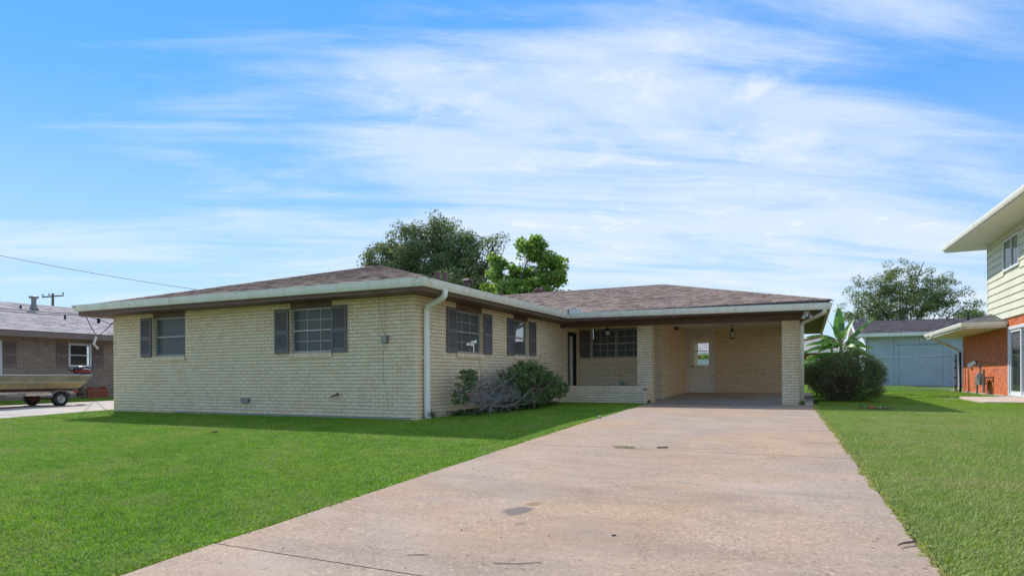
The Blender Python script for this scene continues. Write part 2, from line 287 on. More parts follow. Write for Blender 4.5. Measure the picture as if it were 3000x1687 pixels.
# ---------------------------------------------------------------- mesh helpers
class MB:
    def __init__(s): s.v = []; s.f = []; s.t = []
    def add(s, vs, fs, tint=0.0):
        o = len(s.v); s.v.extend([tuple(p) for p in vs]); s.f.extend([tuple(i+o for i in f) for f in fs]); s.t.extend([tint]*len(fs)); return s
    def poly(s, pts, tint=0.0): return s.add(pts, [tuple(range(len(pts)))], tint)
    def box(s, x0, y0, z0, x1, y1, z1, tint=0.0):
        x0, x1 = min(x0,x1), max(x0,x1); y0, y1 = min(y0,y1), max(y0,y1); z0, z1 = min(z0,z1), max(z0,z1)
        return s.add([(x0,y0,z0),(x1,y0,z0),(x1,y1,z0),(x0,y1,z0),(x0,y0,z1),(x1,y0,z1),(x1,y1,z1),(x0,y1,z1)],
              [(0,3,2,1),(4,5,6,7),(0,1,5,4),(1,2,6,5),(2,3,7,6),(3,0,4,7)], tint)
    def hexa(s, p, tint=0.0):   # 8 corners: bottom ring then top ring
        return s.add(p, [(0,3,2,1),(4,5,6,7),(0,1,5,4),(1,2,6,5),(2,3,7,6),(3,0,4,7)], tint)
    def bar(s, a, b, w, h, up=(0,0,1), tint=0.0):   # rectangular bar from a to b
        a = Vector(a); b = Vector(b); d = (b-a).normalized(); u = Vector(up); x = d.cross(u)
        if x.length < 1e-4: x = d.cross(Vector((1,0,0)))
        x.normalize(); u = x.cross(d); x = x*w/2; u = u*h/2
        return s.hexa([a-x-u, a+x-u, b+x-u, b-x-u, a-x+u, a+x+u, b+x+u, b-x+u], tint)
    def tube(s, pts, r, n=8, caps=True, tint=0.0, squash=None):
        pts = [Vector(p) for p in pts]; m = len(pts)
        rr = r if isinstance(r, (list, tuple)) else [r]*m
        vs = []; fs = []; prev = None
        for i, p in enumerate(pts):
            t = (pts[min(i+1,m-1)] - pts[max(i-1,0)]).normalized()
            if prev is None:
                x = t.cross(Vector((0,0,1)))
                if x.length < 1e-3: x = Vector((1,0,0))
                x.normalize()
            else:
                x = prev - t*prev.dot(t)
                if x.length < 1e-6: x = t.orthogonal()
                x.normalize()
            prev = x; y = t.cross(x)
            for k in range(n):
                a = 2*PI*k/n + PI/n
                vs.append(p + (x*math.cos(a) + y*math.sin(a))*rr[i])
        for i in range(m-1):
            for k in range(n):
                a = i*n+k; b = i*n+(k+1)%n; fs.append((a, b, b+n, a+n))
        if caps: fs.append(tuple(range(n))[::-1]); fs.append(tuple(range((m-1)*n, m*n)))
        return s.add(vs, fs, tint)
    def lathe(s, prof, c, n=16, axis='z', tint=0.0):   # prof [(r,h)]
        vs = []; fs = []; c = Vector(c)
        for r, h in prof:
            for k in range(n):
                a = 2*PI*k/n; p = (r*math.cos(a), r*math.sin(a), h)
                if axis == 'x': p = (p[2], p[0], p[1])
                elif axis == 'y': p = (p[0], p[2], p[1])
                vs.append(c + Vector(p))
        m = len(prof)
        for i in range(m-1):
            for k in range(n):
                a = i*n+k; b = i*n+(k+1)%n; fs.append((a, b, b+n, a+n))
        fs.append(tuple(range(n))[::-1]); fs.append(tuple(range((m-1)*n, m*n)))
        return s.add(vs, fs, tint)
    def sweep(s, prof, pts, ups=None, caps=True):   # profile (out, z) extruded along level points with given outward dirs
        k = len(prof); vs = []; fs = []
        for (p, o) in pts:
            p = Vector(p); o = Vector(o)
            for (a, z) in prof: vs.append(p + o*a + Vector((0,0,z)))
        for i in range(len(pts)-1):
            for j in range(k):
                a = i*k+j; b = i*k+(j+1)%k; fs.append((a, b, b+k, a+k))
        if caps: fs.append(tuple(range(k))[::-1]); fs.append(tuple(range((len(pts)-1)*k, len(pts)*k)))
        return s.add(vs, fs)
def mesh_obj(name, mb, mat, loc=(0,0,0), smooth=False):
    me = bpy.data.meshes.new(name); lx, ly, lz = loc
    me.from_pydata([(x-lx, y-ly, z-lz) for x, y, z in mb.v], [], mb.f)
    if any(mb.t):
        at = me.attributes.new('tint', 'FLOAT', 'FACE'); at.data.foreach_set('value', mb.t)
    if mat: me.materials.append(MATS[mat])
    if smooth: me.polygons.foreach_set('use_smooth', [True]*len(me.polygons))
    me.update(); o = bpy.data.objects.new(name, me); COL.objects.link(o); return o
def np_mesh(name, V, F, mat, tint=None, loc=(0,0,0), smooth=False):
    """V (n,3), F (m,4) or (m,3) numpy"""
    me = bpy.data.meshes.new(name); V = V - np.array(loc)
    n = F.shape[1]; me.vertices.add(len(V)); me.loops.add(F.size); me.polygons.add(len(F))
    me.vertices.foreach_set('co', V.astype(np.float32).ravel()); me.loops.foreach_set('vertex_index', F.astype(np.int32).ravel())
    me.polygons.foreach_set('loop_start', np.arange(0, F.size, n, dtype=np.int32))
    if tint is not None:
        at = me.attributes.new('tint', 'FLOAT', 'FACE'); at.data.foreach_set('value', tint.astype(np.float32))
    me.materials.append(MATS[mat]); me.update(calc_edges=True); me.validate()
    if smooth: me.polygons.foreach_set('use_smooth', [True]*len(me.polygons))
    o = bpy.data.objects.new(name, me); COL.objects.link(o); return o
class Thing:
    def __init__(s, name, label, cat, loc, group=None):
        s.o = bpy.data.objects.new(name, None); COL.objects.link(s.o); s.o.location = loc; s.loc = Vector(loc)
        s.o.empty_display_size = .2; s.o['label'] = label; s.o['category'] = cat
        if group: s.o['group'] = group
    def part(s, name, mb, mat, parent=None, smooth=False, kind=None, label=None):
        o = mesh_obj(name, mb, mat, s.loc, smooth); o.parent = parent or s.o
        if kind: o['kind'] = kind
        if label: o['label'] = label
        return o
    def np_part(s, name, V, F, mat, tint=None, parent=None, kind=None, smooth=False):
        o = np_mesh(name, V, F, mat, tint, s.loc, smooth); o.parent = parent or s.o
        if kind: o['kind'] = kind
        return o
    def inst(s, name, mesh, world_loc, rot=(0,0,0), scale=(1,1,1), parent=None):
        o = bpy.data.objects.new(name, mesh); COL.objects.link(o); o.parent = parent or s.o
        o.location = Vector(world_loc) - s.loc; o.rotation_euler = rot; o.scale = scale; return o
def single(name, mb, mat, label, cat, loc=(0,0,0), smooth=False, group=None):
    o = mesh_obj(name, mb, mat, loc, smooth); o.location = loc; o['label'] = label; o['category'] = cat
    if group: o['group'] = group
    return o
def structure(name, mb, mat, smooth=False):
    o = mesh_obj(name, mb, mat, (0,0,0), smooth); o['kind'] = 'structure'; return o
# image position of a point, to rank pieces by how large they show
def shows(p):
    d = Vector(p) - CAM; fw = -math.sin(TH)*d.x + math.cos(TH)*d.y; r = math.cos(TH)*d.x + math.sin(TH)*d.y
    if fw < .5: return 0
    x = 1500 + FPX*r/fw; y = 1101.5 - FPX*d.z/fw
    return FPX/fw if -20 < x < 3020 and -20 < y < 1700 else 0
# a wall frame: origin, direction along the wall, outward normal
class Fr:
    def __init__(s, o, sd, nd): s.o = Vector(o); s.s = Vector(sd); s.n = Vector(nd); s.ang = math.atan2(s.s.y, s.s.x)
    def p(s, a, z, d=0.0): return s.o + s.s*a + s.n*d + Vector((0,0,z))
    def box(s, mb, a0, a1, z0, z1, d0, d1, tint=0.0):
        c = [s.p(a0,z0,d1), s.p(a1,z0,d1), s.p(a1,z0,d0), s.p(a0,z0,d0), s.p(a0,z1,d1), s.p(a1,z1,d1), s.p(a1,z1,d0), s.p(a0,z1,d0)]
        return mb.hexa(c, tint)
CB = 0.0696; LB = 0.2032; JT = 0.0105; JV = 0.0065
def wall_cells(fr, mb, s0, s1, z0, z1, holes, d0, d1):
    holes = [(h[0]-.007, h[1]+.007, h[2]-.007, h[3]+.007) for h in holes]       # keep the backing behind the brick ends
    xs = sorted({s0, s1, *[min(max(h[i], s0), s1) for h in holes for i in (0,1)]}); zs = sorted({z0, z1, *[min(max(h[i], z0), z1) for h in holes for i in (2,3)]})
    for i in range(len(xs)-1):
        run = None
        for j in range(len(zs)-1):
            cx = (xs[i]+xs[i+1])/2; cz = (zs[j]+zs[j+1])/2
            if any(h[0] < cx < h[1] and h[2] < cz < h[3] for h in holes):
                if run is not None: fr.box(mb, xs[i], xs[i+1], run, zs[j], d0, d1); run = None
            elif run is None: run = zs[j]
        if run is not None: fr.box(mb, xs[i], xs[i+1], run, z1, d0, d1)
def brick_rows(fr, out, s0, s1, z0, z1, holes=(), c=CB, L=LB, phase=0.0, lcut=None, rcut=None, depth=.0980, zbase=None):
    zb = z0 if zbase is None else zbase
    k0 = int(math.floor((z0 - zb)/c + 1e-6)); k = k0
    while zb + k*c < z1 - .012:
        za = zb + k*c + JT/2; ze = min(zb + (k+1)*c - JT/2, z1); zm = (za+ze)/2
        a0 = s0 + (lcut[k % 2] if lcut else 0); a1 = s1 - (rcut[k % 2] if rcut else 0)
        segs = [(a0, a1)]
        for h in holes:
            if h[2] < zm < h[3]:
                ns = []
                for a, b in segs:
                    if h[1] <= a or h[0] >= b: ns.append((a, b)); continue
                    if h[0] > a: ns.append((a, h[0]))
                    if h[1] < b: ns.append((h[1], b))
                segs = ns
        off = (L/2 if k % 2 else 0) + phase
        for a, b in segs:
            n = math.floor((a - off)/L)
            while off + n*L < b - .012:
                u = max(off + n*L, a); w = min(off + (n+1)*L, b); n += 1
                u2 = u + (JV/2 if u > a + 1e-6 else 0); w2 = w - (JV/2 if w < b - 1e-6 else 0)
                if w2 - u2 > .006: out.append((fr, u2, w2, za, ze, depth))
        k += 1
BRK = {}
def brick_mesh(L, h, depth, mat, tag):
    key = (round(L,3), round(h,3), round(depth,3), mat)
    if key not in BRK:
        mb = MB(); x, z = L/2, h/2; e = .004                   # front arrises eased
        f = [(-x+e,0,-z+e),(x-e,0,-z+e),(x-e,0,z-e),(-x+e,0,z-e)]; g = [(-x,e,-z),(x,e,-z),(x,e,z),(-x,e,z)]; b = [(-x,depth,-z),(x,depth,-z),(x,depth,z),(-x,depth,z)]
        vs = f+g+b; fs = [(0,1,2,3)]
        for i in range(4):
            j = (i+1) % 4; fs += [(i, i+4, j+4, j), (i+4, i+8, j+8, j+4)]
        mb.add(vs, [t for t in fs])
        me = bpy.data.meshes.new('brick'); me.from_pydata(mb.v, [], mb.f); me.materials.append(MATS[mat]); me.update(); BRK[key] = me
    return BRK[key]
def lay_bricks(thing, wall_part, bricks, mat, limit=300, name='brick'):
    """the bricks that show largest are objects of their own, the rest one joined part"""
    def size(b):
        fr, a0, a1, z0, z1, dp = b; p = fr.p((a0+a1)/2, (z0+z1)/2); v = CAM - p
        if v.dot(fr.n) <= 0: return 0
        return shows(p) * min(1, v.normalized().dot(fr.n)*2 + .2) * min(1, (a1-a0)/.15)
    rk = sorted(range(len(bricks)), key=lambda i: -size(bricks[i])); own = set(rk[:limit])
    mb = MB()
    for i, (fr, a0, a1, z0, z1, dp) in enumerate(bricks):
        dj = random.uniform(-.0022, .0022); c = fr.p((a0+a1)/2, (z0+z1)/2, dj)
        if i in own:
            me = brick_mesh(a1-a0, z1-z0, dp, mat, name)
            # mesh front is -Y with +X along the wall seen from outside
            vx = Vector((-fr.n.y, fr.n.x, 0)); ang = math.atan2(vx.y, vx.x)
            thing.inst(name, me, c, (0, random.uniform(-.004,.004), ang), parent=wall_part)
        else:
            e = .004; t = random.uniform(.02, .98)
            def P(a, z, d): return fr.p(a, z, dj+d)
            f = [P(a0+e,z0+e,0),P(a1-e,z0+e,0),P(a1-e,z1-e,0),P(a0+e,z1-e,0)]; g = [P(a0,z0,-e),P(a1,z0,-e),P(a1,z1,-e),P(a0,z1,-e)]; b = [P(a0,z0,-dp),P(a1,z0,-dp),P(a1,z1,-dp),P(a0,z1,-dp)]
            fs = [(0,1,2,3)]
            for q in range(4):
                r = (q+1) % 4; fs += [(q,q+4,r+4,r),(q+4,q+8,r+8,r+4)]
            mb.add(f+g+b, fs, t)
    if mb.v: thing.part(name+'work', mb, mat, parent=wall_part, kind='stuff')
# --- shingles on a sloping plane given by a convex polygon (3D points); first edge is the eave
def clip(poly, n, d):       # keep dot(p,n) <= d   (2D)
    out = []
    for i in range(len(poly)):
        a = poly[i]; b = poly[(i+1) % len(poly)]; fa = a[0]*n[0]+a[1]*n[1]-d; fb = b[0]*n[0]+b[1]*n[1]-d
        if fa <= 0: out.append(a)
        if fa*fb < 0:
            t = fa/(fa-fb); out.append((a[0]+(b[0]-a[0])*t, a[1]+(b[1]-a[1])*t))
    return out
def shingle_pieces(poly3, expo=.14, width=.21, thick=.008):
    A, B, C = Vector(poly3[0]), Vector(poly3[1]), Vector(poly3[2])
    sx = (B-A).normalized(); nn = sx.cross(C-A).normalized(); sy = nn.cross(sx)
    if nn.z < 0: nn = -nn
    P2 = [((Vector(p)-A).dot(sx), (Vector(p)-A).dot(sy)) for p in poly3]
    ar = sum(P2[i][0]*P2[(i+1)%len(P2)][1]-P2[(i+1)%len(P2)][0]*P2[i][1] for i in range(len(P2)))
    if ar < 0: P2 = P2[::-1]
    edges = []
    for i in range(len(P2)):
        a = P2[i]; b = P2[(i+1)%len(P2)]; n = (b[1]-a[1], -(b[0]-a[0])); l = math.hypot(*n)
        if l < 1e-6: continue
        n = (n[0]/l, n[1]/l); edges.append((n, a[0]*n[0]+a[1]*n[1]))
    x0 = min(p[0] for p in P2); x1 = max(p[0] for p in P2); y0 = min(p[1] for p in P2); y1 = max(p[1] for p in P2)
    res = []; y = y0; row = 0
    while y < y1:
        ys = [min(y+expo*1.0, y1)]
        x = x0 - random.uniform(0, width)
        while x < x1:
            w = width*random.choice((.5,.7,1,1,1.25))
            q = [(x+.002, y-.006), (x+w-.002, y-.006), (x+w-.002, y+expo), (x+.002, y+expo)]; x += w
            for n, d in edges:
                q = clip(q, n, d + (.012 if n[1] < -.9 else 0))
                if len(q) < 3: break
            if len(q) < 3: continue
            lift = thick*random.choice((.8, 1, 1, 1.9))
            top = []
            for (u, v) in q:
                h = lift*(1 - .85*max(0, min(1, (v-y)/expo)))
                top.append(A + sx*u + sy*v + nn*(h+.004))
            base = [A + sx*u + sy*v + nn*.001 for (u, v) in q]
            res.append((top, base))
        y += expo; row += 1
    return res
def lay_shingles(thing, roof_part, pieces, mat, limit=0):
    def size(pc):
        top = pc[0]; c = sum(top, Vector())/len(top); n = (top[1]-top[0]).cross(top[2]-top[1]).normalized(); v = CAM-c
        return shows(c)*max(0, v.normalized().dot(n if n.z > 0 else -n)) if v.dot(n if n.z > 0 else -n) > 0 else shows(c)*.01
    own = set(sorted(range(len(pieces)), key=lambda i: -size(pieces[i]))[:limit]) if limit else set()
    mb = MB()
    for i, (top, base) in enumerate(pieces):
        m = len(top); vs = top + base; fs = [tuple(range(m))] + [(a, a+m, (a+1)%m+m, (a+1)%m) for a in range(m)]
        if (top[1]-top[0]).cross(top[2]-top[1]).z < 0: fs = [f[::-1] for f in fs]
        if i in own:
            c = sum(top, Vector())/m; s = MB(); s.add([p-c for p in vs], fs)
            me = bpy.data.meshes.new('shingle'); me.from_pydata(s.v, [], s.f); me.materials.append(MATS[mat]); me.update()
            thing.inst('shingle', me, c, parent=roof_part)
        else: mb.add(vs, fs, random.uniform(.02, .98))
    if mb.v: thing.part('shingles', mb, mat, parent=roof_part, kind='stuff')
# --- windows and shutters
def window(T, fr, a0, a1, z0, z1, rec=.07, cols=3, rows=2, frame='window_metal', muntin=True, glass='screened_glass', fw=.035, mid=.5, back='room_dark', side=False, mname='window'):
    mb = MB()
    fr.box(mb, a0, a0+fw, z0, z1, -rec-.05, -rec+.012); fr.box(mb, a1-fw, a1, z0, z1, -rec-.05, -rec+.012)
    fr.box(mb, a0+fw, a1-fw, z1-fw, z1, -rec-.05, -rec+.010); fr.box(mb, a0+fw, a1-fw, z0, z0+fw*.9, -rec-.05, -rec+.014)
    win = T.part(mname, mb, frame)
    i0, i1, j0, j1 = a0+fw, a1-fw, z0+fw*.9, z1-fw
    sashes = []
    if side:                                   # a horizontal slider
        m = (i0+i1)/2; r = MB(); fr.box(r, m-.02, m+.02, j0, j1, -rec-.03, -rec+.006); T.part('meeting_stile', r, frame, win); sashes = [(i0, m-.02, j0, j1), (m+.02, i1, j0, j1)]
    else:
        m = j0 + (j1-j0)*mid; r = MB(); fr.box(r, i0, i1, m-.016, m+.016, -rec-.03, -rec+.016); T.part('meeting_rail', r, frame, win); sashes = [(i0, i1, j0, m-.016), (i0, i1, m+.016, j1)]
    for q, (x0, x1, y0, y1) in enumerate(sashes):
        p = MB(); d = -rec-.02-.008*q; p.poly([fr.p(x0,y0,d), fr.p(x1,y0,d), fr.p(x1,y1,d), fr.p(x0,y1,d)]); T.part('pane', p, glass, win)
        if muntin:
            for i in range(1, cols):
                x = x0+(x1-x0)*i/cols; g = MB(); fr.box(g, x-.007, x+.007, y0, y1, d-.003, d+.010); T.part('muntin', g, frame, win)
            for j in range(1, rows):
                y = y0+(y1-y0)*j/rows; g = MB(); fr.box(g, x0, x1, y-.007, y+.007, d-.002, d+.011); T.part('muntin', g, frame, win)
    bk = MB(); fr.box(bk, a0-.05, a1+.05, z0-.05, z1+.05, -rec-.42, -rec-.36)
    T.part('behind_glass', bk, back, win)  # dark board standing in for the unlit room behind the panes
    return win
SL = {}
def shutter(T, fr, a0, a1, z0, z1, mat='shutter_paint', d=.004, n=11, slats=True):
    mb = MB(); st = .045; mid = z0 + (z1-z0)*.47
    fr.box(mb, a0, a0+st, z0, z1, d, d+.032); fr.box(mb, a1-st, a1, z0, z1, d, d+.032)
    for (u, w) in ((z0, z0+.085), (mid-.04, mid+.04), (z1-.075, z1)): fr.box(mb, a0+st, a1-st, u, w, d, d+.030)
    fr.box(mb, a0+st, a1-st, z0+.085, z1-.075, d, d+.006)
    sh = T.part('shutter', mb, mat)
    if not slats: return sh
    wid = round(a1-a0-2*st, 3); key = (wid, mat)
    if key not in SL:
        s = MB(); s.hexa([(-wid/2,-.024,-.016),(wid/2,-.024,-.016),(wid/2,-.018,-.018),(-wid/2,-.018,-.018),(-wid/2,-.007,.014),(wid/2,-.007,.014),(wid/2,-.001,.012),(-wid/2,-.001,.012)])
        me = bpy.data.meshes.new('slat'); me.from_pydata(s.v, [], s.f); me.materials.append(MATS[mat]); me.update(); SL[key] = me
    vx = Vector((-fr.n.y, fr.n.x, 0)); ang = math.atan2(vx.y, vx.x)
    for (u, w) in ((z0+.085, mid-.04), (mid+.04, z1-.075)):
        for i in range(n):
            z = u + (w-u)*(i+.5)/n; T.inst('slat', SL[key], fr.p((a0+a1)/2, z, d+.005), (0,0,ang), parent=sh)
    return sh
def rowlock_sill(T, fr, a0, a1, z1, out, h=.095, proud=.035, pitch=.072):
    """bricks on edge under a window, sloping out"""
    n = max(2, round((a1-a0)/pitch)); w = (a1-a0)/n
    base = MB(); fr.box(base, a0+.003, a1-.003, z1-h+.006, z1-.020, -.08, proud-.034); s = T.part('sill', base, 'mortar')
    key = ('rowlock', round(w,3))
    if key not in BRK:
        q = MB(); x = w/2-.0055; q.hexa([(-x,-proud,-h/2-.004),(x,-proud,-h/2-.004),(x,.07,-h/2),(-x,.07,-h/2),(-x,-proud+.006,h/2-.012),(x,-proud+.006,h/2-.012),(x,.07,h/2),(-x,.07,h/2)])
        me = bpy.data.meshes.new('sill_brick'); me.from_pydata(q.v, [], q.f); me.materials.append(MATS['cream_brick']); me.update(); BRK[key] = me
    vx = Vector((-fr.n.y, fr.n.x, 0)); ang = math.atan2(vx.y, vx.x)
    for i in range(n): T.inst('sill_brick', BRK[key], fr.p(a0+(i+.5)*w, z1-h/2, 0), (0,0,ang), parent=s)
# ---------------------------------------------------------------- ground
def gz(y):
    if y >= 4: return 0.0
    if y >= 0: return -.03*(1-y/4)
    return -.03 - .0305*min(-y, 13) - .0025*max(0, min(-y,1.5))*0
DL = [(7.3,2.64),(6.6,2.68),(2.6,3.0),(-.06,3.17),(-2.6,3.21),(-4.6,3.25),(-6.8,3.30),(-7.5,3.31),(-16,3.42)]
DR = [(7.5,6.63),(7.2,6.64),(5.0,6.67),(.85,6.795),(-2.35,6.925),(-3.75,6.99),(-4.7,7.035),(-5.9,7.10),(-16,7.35)]
def lerp_edge(E, y):
    if y >= E[0][0]: return E[0][1]
    for (y0, x0), (y1, x1) in zip(E, E[1:]):
        if y1 <= y <= y0: return x0 + (x1-x0)*(y0-y)/(y0-y1)
    return E[-1][1]
def build_ground():
    ys = [-400,-120,-40,-20] + list(np.arange(-16, 8.01, .5)) + [10,12,15,20,30,45,70,120,300,900]
    xs = [-900,-300,-100,-40,-20,-12,-6,0,3,7,12,20,40,100,300,900]
    mb = MB(); nx = len(xs)
    vs = [(x, y, gz(y)-.012) for y in ys for x in xs]
    fs = [(j*nx+i, j*nx+i+1, (j+1)*nx+i+1, (j+1)*nx+i) for j in range(len(ys)-1) for i in range(nx-1)]
    mb.add(vs, fs); structure('lawn', mb, 'lawn_soil', True)
    # concrete drive: separate slabs with open joints, 6 cm above the soil at its edges
    joints = [7.42, 2.2, -2.42, -6.96, -11.6, -16]
    root = None
    def slab(y1, y0, name):
        s = MB(); gp = .0055 if y1 < -5 or y0 < -5 else .009; yy = [y1-gp] + [y for y in np.arange(math.floor(y1*2)/2, y0, -.5) if y0+.02 < y < y1-.02] + [y0+gp]
        rows = []
        for y in yy:
            jx = .010*math.sin(y*7.3) + .006*math.sin(y*19.1); kx = .014*math.sin(y*5.1+1) + .008*math.sin(y*23.)
            l, r = lerp_edge(DL, y)+jx, lerp_edge(DR, y)+kx; sl = .030*(l-r)/4*0
            rows.append([(l, y, gz(y)+.004), (l+.012, y, gz(y)+.016), (r-.012, y, gz(y)+.016), (r, y, gz(y)+.004), (l, y, gz(y)-.1), (r, y, gz(y)-.1)])
        vs = [p for r in rows for p in r]; fs = []
        for i in range(len(rows)-1):
            a, b = i*6, i*6+6
            fs += [(a, a+1, b+1, b)[::-1], (a+1, a+2, b+2, b+1)[::-1], (a+2, a+3, b+3, b+2)[::-1], (a+4, a, b, b+4)[::-1], (a+3, a+5, b+5, b+3)[::-1]]
        fs += [(0,4,5,3,2,1)[::-1]]; n = (len(rows)-1)*6; fs += [(n,n+1,n+2,n+3,n+5,n+4)[::-1]]
        s.add(vs, fs); return s
    base = structure('driveway', slab(joints[0], joints[1], 'a'), 'drive_concrete')
    for a, b in zip(joints[1:-1], joints[2:]):
        o = mesh_obj('slab', slab(a, b, 'b'), 'drive_concrete'); o.parent = base
    jm = MB()
    for y in joints[1:-1]: jm.box(lerp_edge(DL,y)+.015, y-.01, gz(y)-.06, lerp_edge(DR,y)-.015, y+.01, gz(y)-.004)
    o = mesh_obj('joint_filler', jm, 'soil'); o.parent = base
    # carport and porch floor, rising gently to the back wall
    m = MB(); pts = [(7.43,.012),(8.2,.045),(9.1,.075),(11,.115),(13.3,.155)]
    vs = []; fs = []
    for y, z in pts: vs += [(-.0,y,z-.25),(-.0,y,z),(6.62,y,z),(6.62,y,z-.25)]
    for i in range(len(pts)-1):
        a = i*4; fs += [(a+1,a+2,a+6,a+5),(a+2,a+3,a+7,a+6),(a,a+1,a+5,a+4)]
    fs.append((0,3,2,1)); m.add(vs, fs); structure('carport_floor', m, 'floor_concrete')
    # neighbour's drive on the left
    m = MB(); yy = list(np.arange(-30, 31, 1.0)); vs = []; fs = []
    for y in yy: vs += [(-14.9-.045*max(0,y), y, gz(y)+.006), (-9.18, y, gz(y)+.006), (-9.18, y, gz(y)-.1)]
    for i in range(len(yy)-1):
        a = i*3; fs += [(a,a+1,a+4,a+3),(a+1,a+2,a+5,a+4)]
    m.add(vs, fs); structure('neighbour_driveway', m, 'neighbour_concrete')
    m = MB(); m.box(-60,-26,-.60,60,-17.2,gz(-17)+.012); structure('street', m, 'neighbour_concrete')
    # small pad outside the sliding door
    m = MB(); P = [(10.9,14.75),(10.72,13.3),(10.63,10.25),(12.34,10.3),(12.34,14.95)]
    m.add([(x,y,.03) for x,y in P]+[(x,y,-.1) for x,y in P], [(0,1,2,3,4)]+[(i,i+5,(i+1)%5+5,(i+1)%5)[::-1] for i in range(5)]); structure('patio_pad', m, 'pad_concrete')
build_ground()
# ---------------------------------------------------------------- the brick house
HT = 2.262
def build_house():
    T = Thing('brick_house', 'long single-storey cream brick house with brown hip roof and attached carport', 'house', (-4, 6, 0))
    W = 8.79
    F1 = Fr((0,0,0), (1,0,0), (0,-1,0)); F2 = Fr((0,0,0), (0,1,0), (1,0,0))
    FP = Fr((0,9.1,0), (1,0,0), (0,-1,0)); FS = Fr((2.59,0,0), (0,1,0), (1,0,0)); FC = Fr((0,13.11,0), (1,0,0), (0,-1,0))
    FL = Fr((-W,0,0), (0,-1,0), (-1,0,0))
    h1 = [(-7.33,-6.21,1.17,3), (-3.05,-1.945,1.15,3)]
    h2 = [(1.49,2.65,1.155,3), (4.24,5.16,1.17,3), (8.05,8.84,-.5,2.095), (7.44,7.62,2.13,3)]
    hp = [(.385,2.0,1.22,2.185)]
    hc = [(2.59,3.6,-1,3)]
    bricks = []; mort = MB()
    wall_cells(F1, mort, -W+.005, -.005, -.0696, HT+.03, h1, -.10, -.009)
    wall_cells(F2, mort, .012, 9.2, -.1, HT+.2, h2, -.10, -.009)
    wall_cells(FP, mort, -.008, 2.575, .02, 2.5, hp, -.10, -.009)
    wall_cells(FS, mort, 9.202, 13.25, .02, 2.5, (), -.10, -.009)
    wall_cells(FC, mort, 3.6, 6.30, .1, 2.45, (), -.10, -.009)
    wall_cells(FL, mort, -17.9, -.012, -.0696, HT+.03, (), -.10, -.009)
    rear = MB(); rear.box(-8.69,18.0,-.1,-.1,18.1,2.44); rear.box(-.1,15.8,-.1,-.011,18.1,2.44); rear.box(-.01,15.8,-.1,2.49,15.9,2.6); rear.box(2.485,13.26,-.1,2.575,15.9,2.7)
    q = .1016
    brick_rows(F1, bricks, -W, 0, 0, HT+.02, h1, rcut=(0, q), lcut=(0, q), zbase=0)
    brick_rows(F1, bricks, -W, -6.6, -.0696, 0, (), zbase=-.0696*2)
    brick_rows(F2, bricks, 0, 9.1-.01, -.0696*2, HT+.02, h2, lcut=(q, 0), zbase=-.0696*2, phase=.03)
    brick_rows(FP, bricks, .005, 2.59, .05, 2.42, hp, rcut=(0, q), phase=2.59-13*LB)
    brick_rows(FS, bricks, 9.1, 13.10, .05, 2.45, (), lcut=(q, 0))
    brick_rows(FC, bricks, 3.605, 6.30, .1, 2.45, (), phase=.11, c=.0655, L=.19)
    brick_rows(FL, bricks, -3.0, 0, -.0696, HT+.02, (), rcut=(q, 0), zbase=-.0696*2)
    # carport piers
    for (x, y, zb, n) in ((5.915, 7.45, -.01, 60), (2.215, 7.60, .02, 20)):
        pm = MB(); pm.box(x+.009, y+.009, zb, x+.397, y+.397, 2.16); pb = []
        for k, fr in enumerate((Fr((x,y,0),(1,0,0),(0,-1,0)), Fr((x+.4064,y,0),(0,1,0),(1,0,0)), Fr((x,y+.4064,0),(0,-1,0),(-1,0,0)), Fr((x+.4064,y+.4064,0),(-1,0,0),(0,1,0)))):
            cut = (q, q) if k in (1, 2) else (0, 0); brick_rows(fr, pb, 0, .4064, zb, 2.155, (), lcut=cut, rcut=cut, depth=.0980)
        lay_bricks(T, T.part('pier', pm, 'mortar'), pb, 'cream_brick', n)
    # planter: three plain courses and a soldier course
    PX0, PX1, PY0 = .0, 2.55, 7.26; pb = []; pm = MB()
    FA = Fr((0,PY0,0), (1,0,0), (0,-1,0)); FB = Fr((PX1,PY0,0), (0,1,0), (1,0,0))
    FA.box(pm, PX0+.02, PX1-.009, -.12, .475, -.10, -.009); FB.box(pm, .1, .34, -.12, .475, -.10, -.009)
    brick_rows(FA, pb, PX0+.02, PX1, -.07, .278, (), rcut=(0, q), zbase=-.07, phase=.11)
    brick_rows(FB, pb, 0, .34, -.07, .48, (), lcut=(q, 0), zbase=-.07)
    x = PX0+.03
    while x < PX1-.16: pb.append((FA, x+.004, x+.0655, .283, .481, .09)); x += .0696
    for k in range(3): pb.append((FA, x+.004, PX1 - (q if k % 2 else 0), .283+k*.0672, .283+k*.0672+.0595, .09))
    lay_bricks(T, T.part('planter', pm, 'mortar'), pb, 'cream_brick', 60)
    wall = T.part('wall', mort, 'mortar'); T.part('rear_wall', rear, 'cream_brick')
    lay_bricks(T, wall, bricks, 'cream_brick', 200)
    slab = MB(); slab.box(-6.6, .006, -.45, -.006, .3, -.003); slab.box(-W+.006, .007, -.45, -6.6, .3, -.0715); slab.box(-.3, .02, -.45, -.007, 9, -.145)
    T.part('foundation_slab', slab, 'concrete_slab')
    soil = MB(); soil.box(.03, 7.36, .1, 2.44, 7.58, .43); T.part('planter_soil', soil, 'soil')
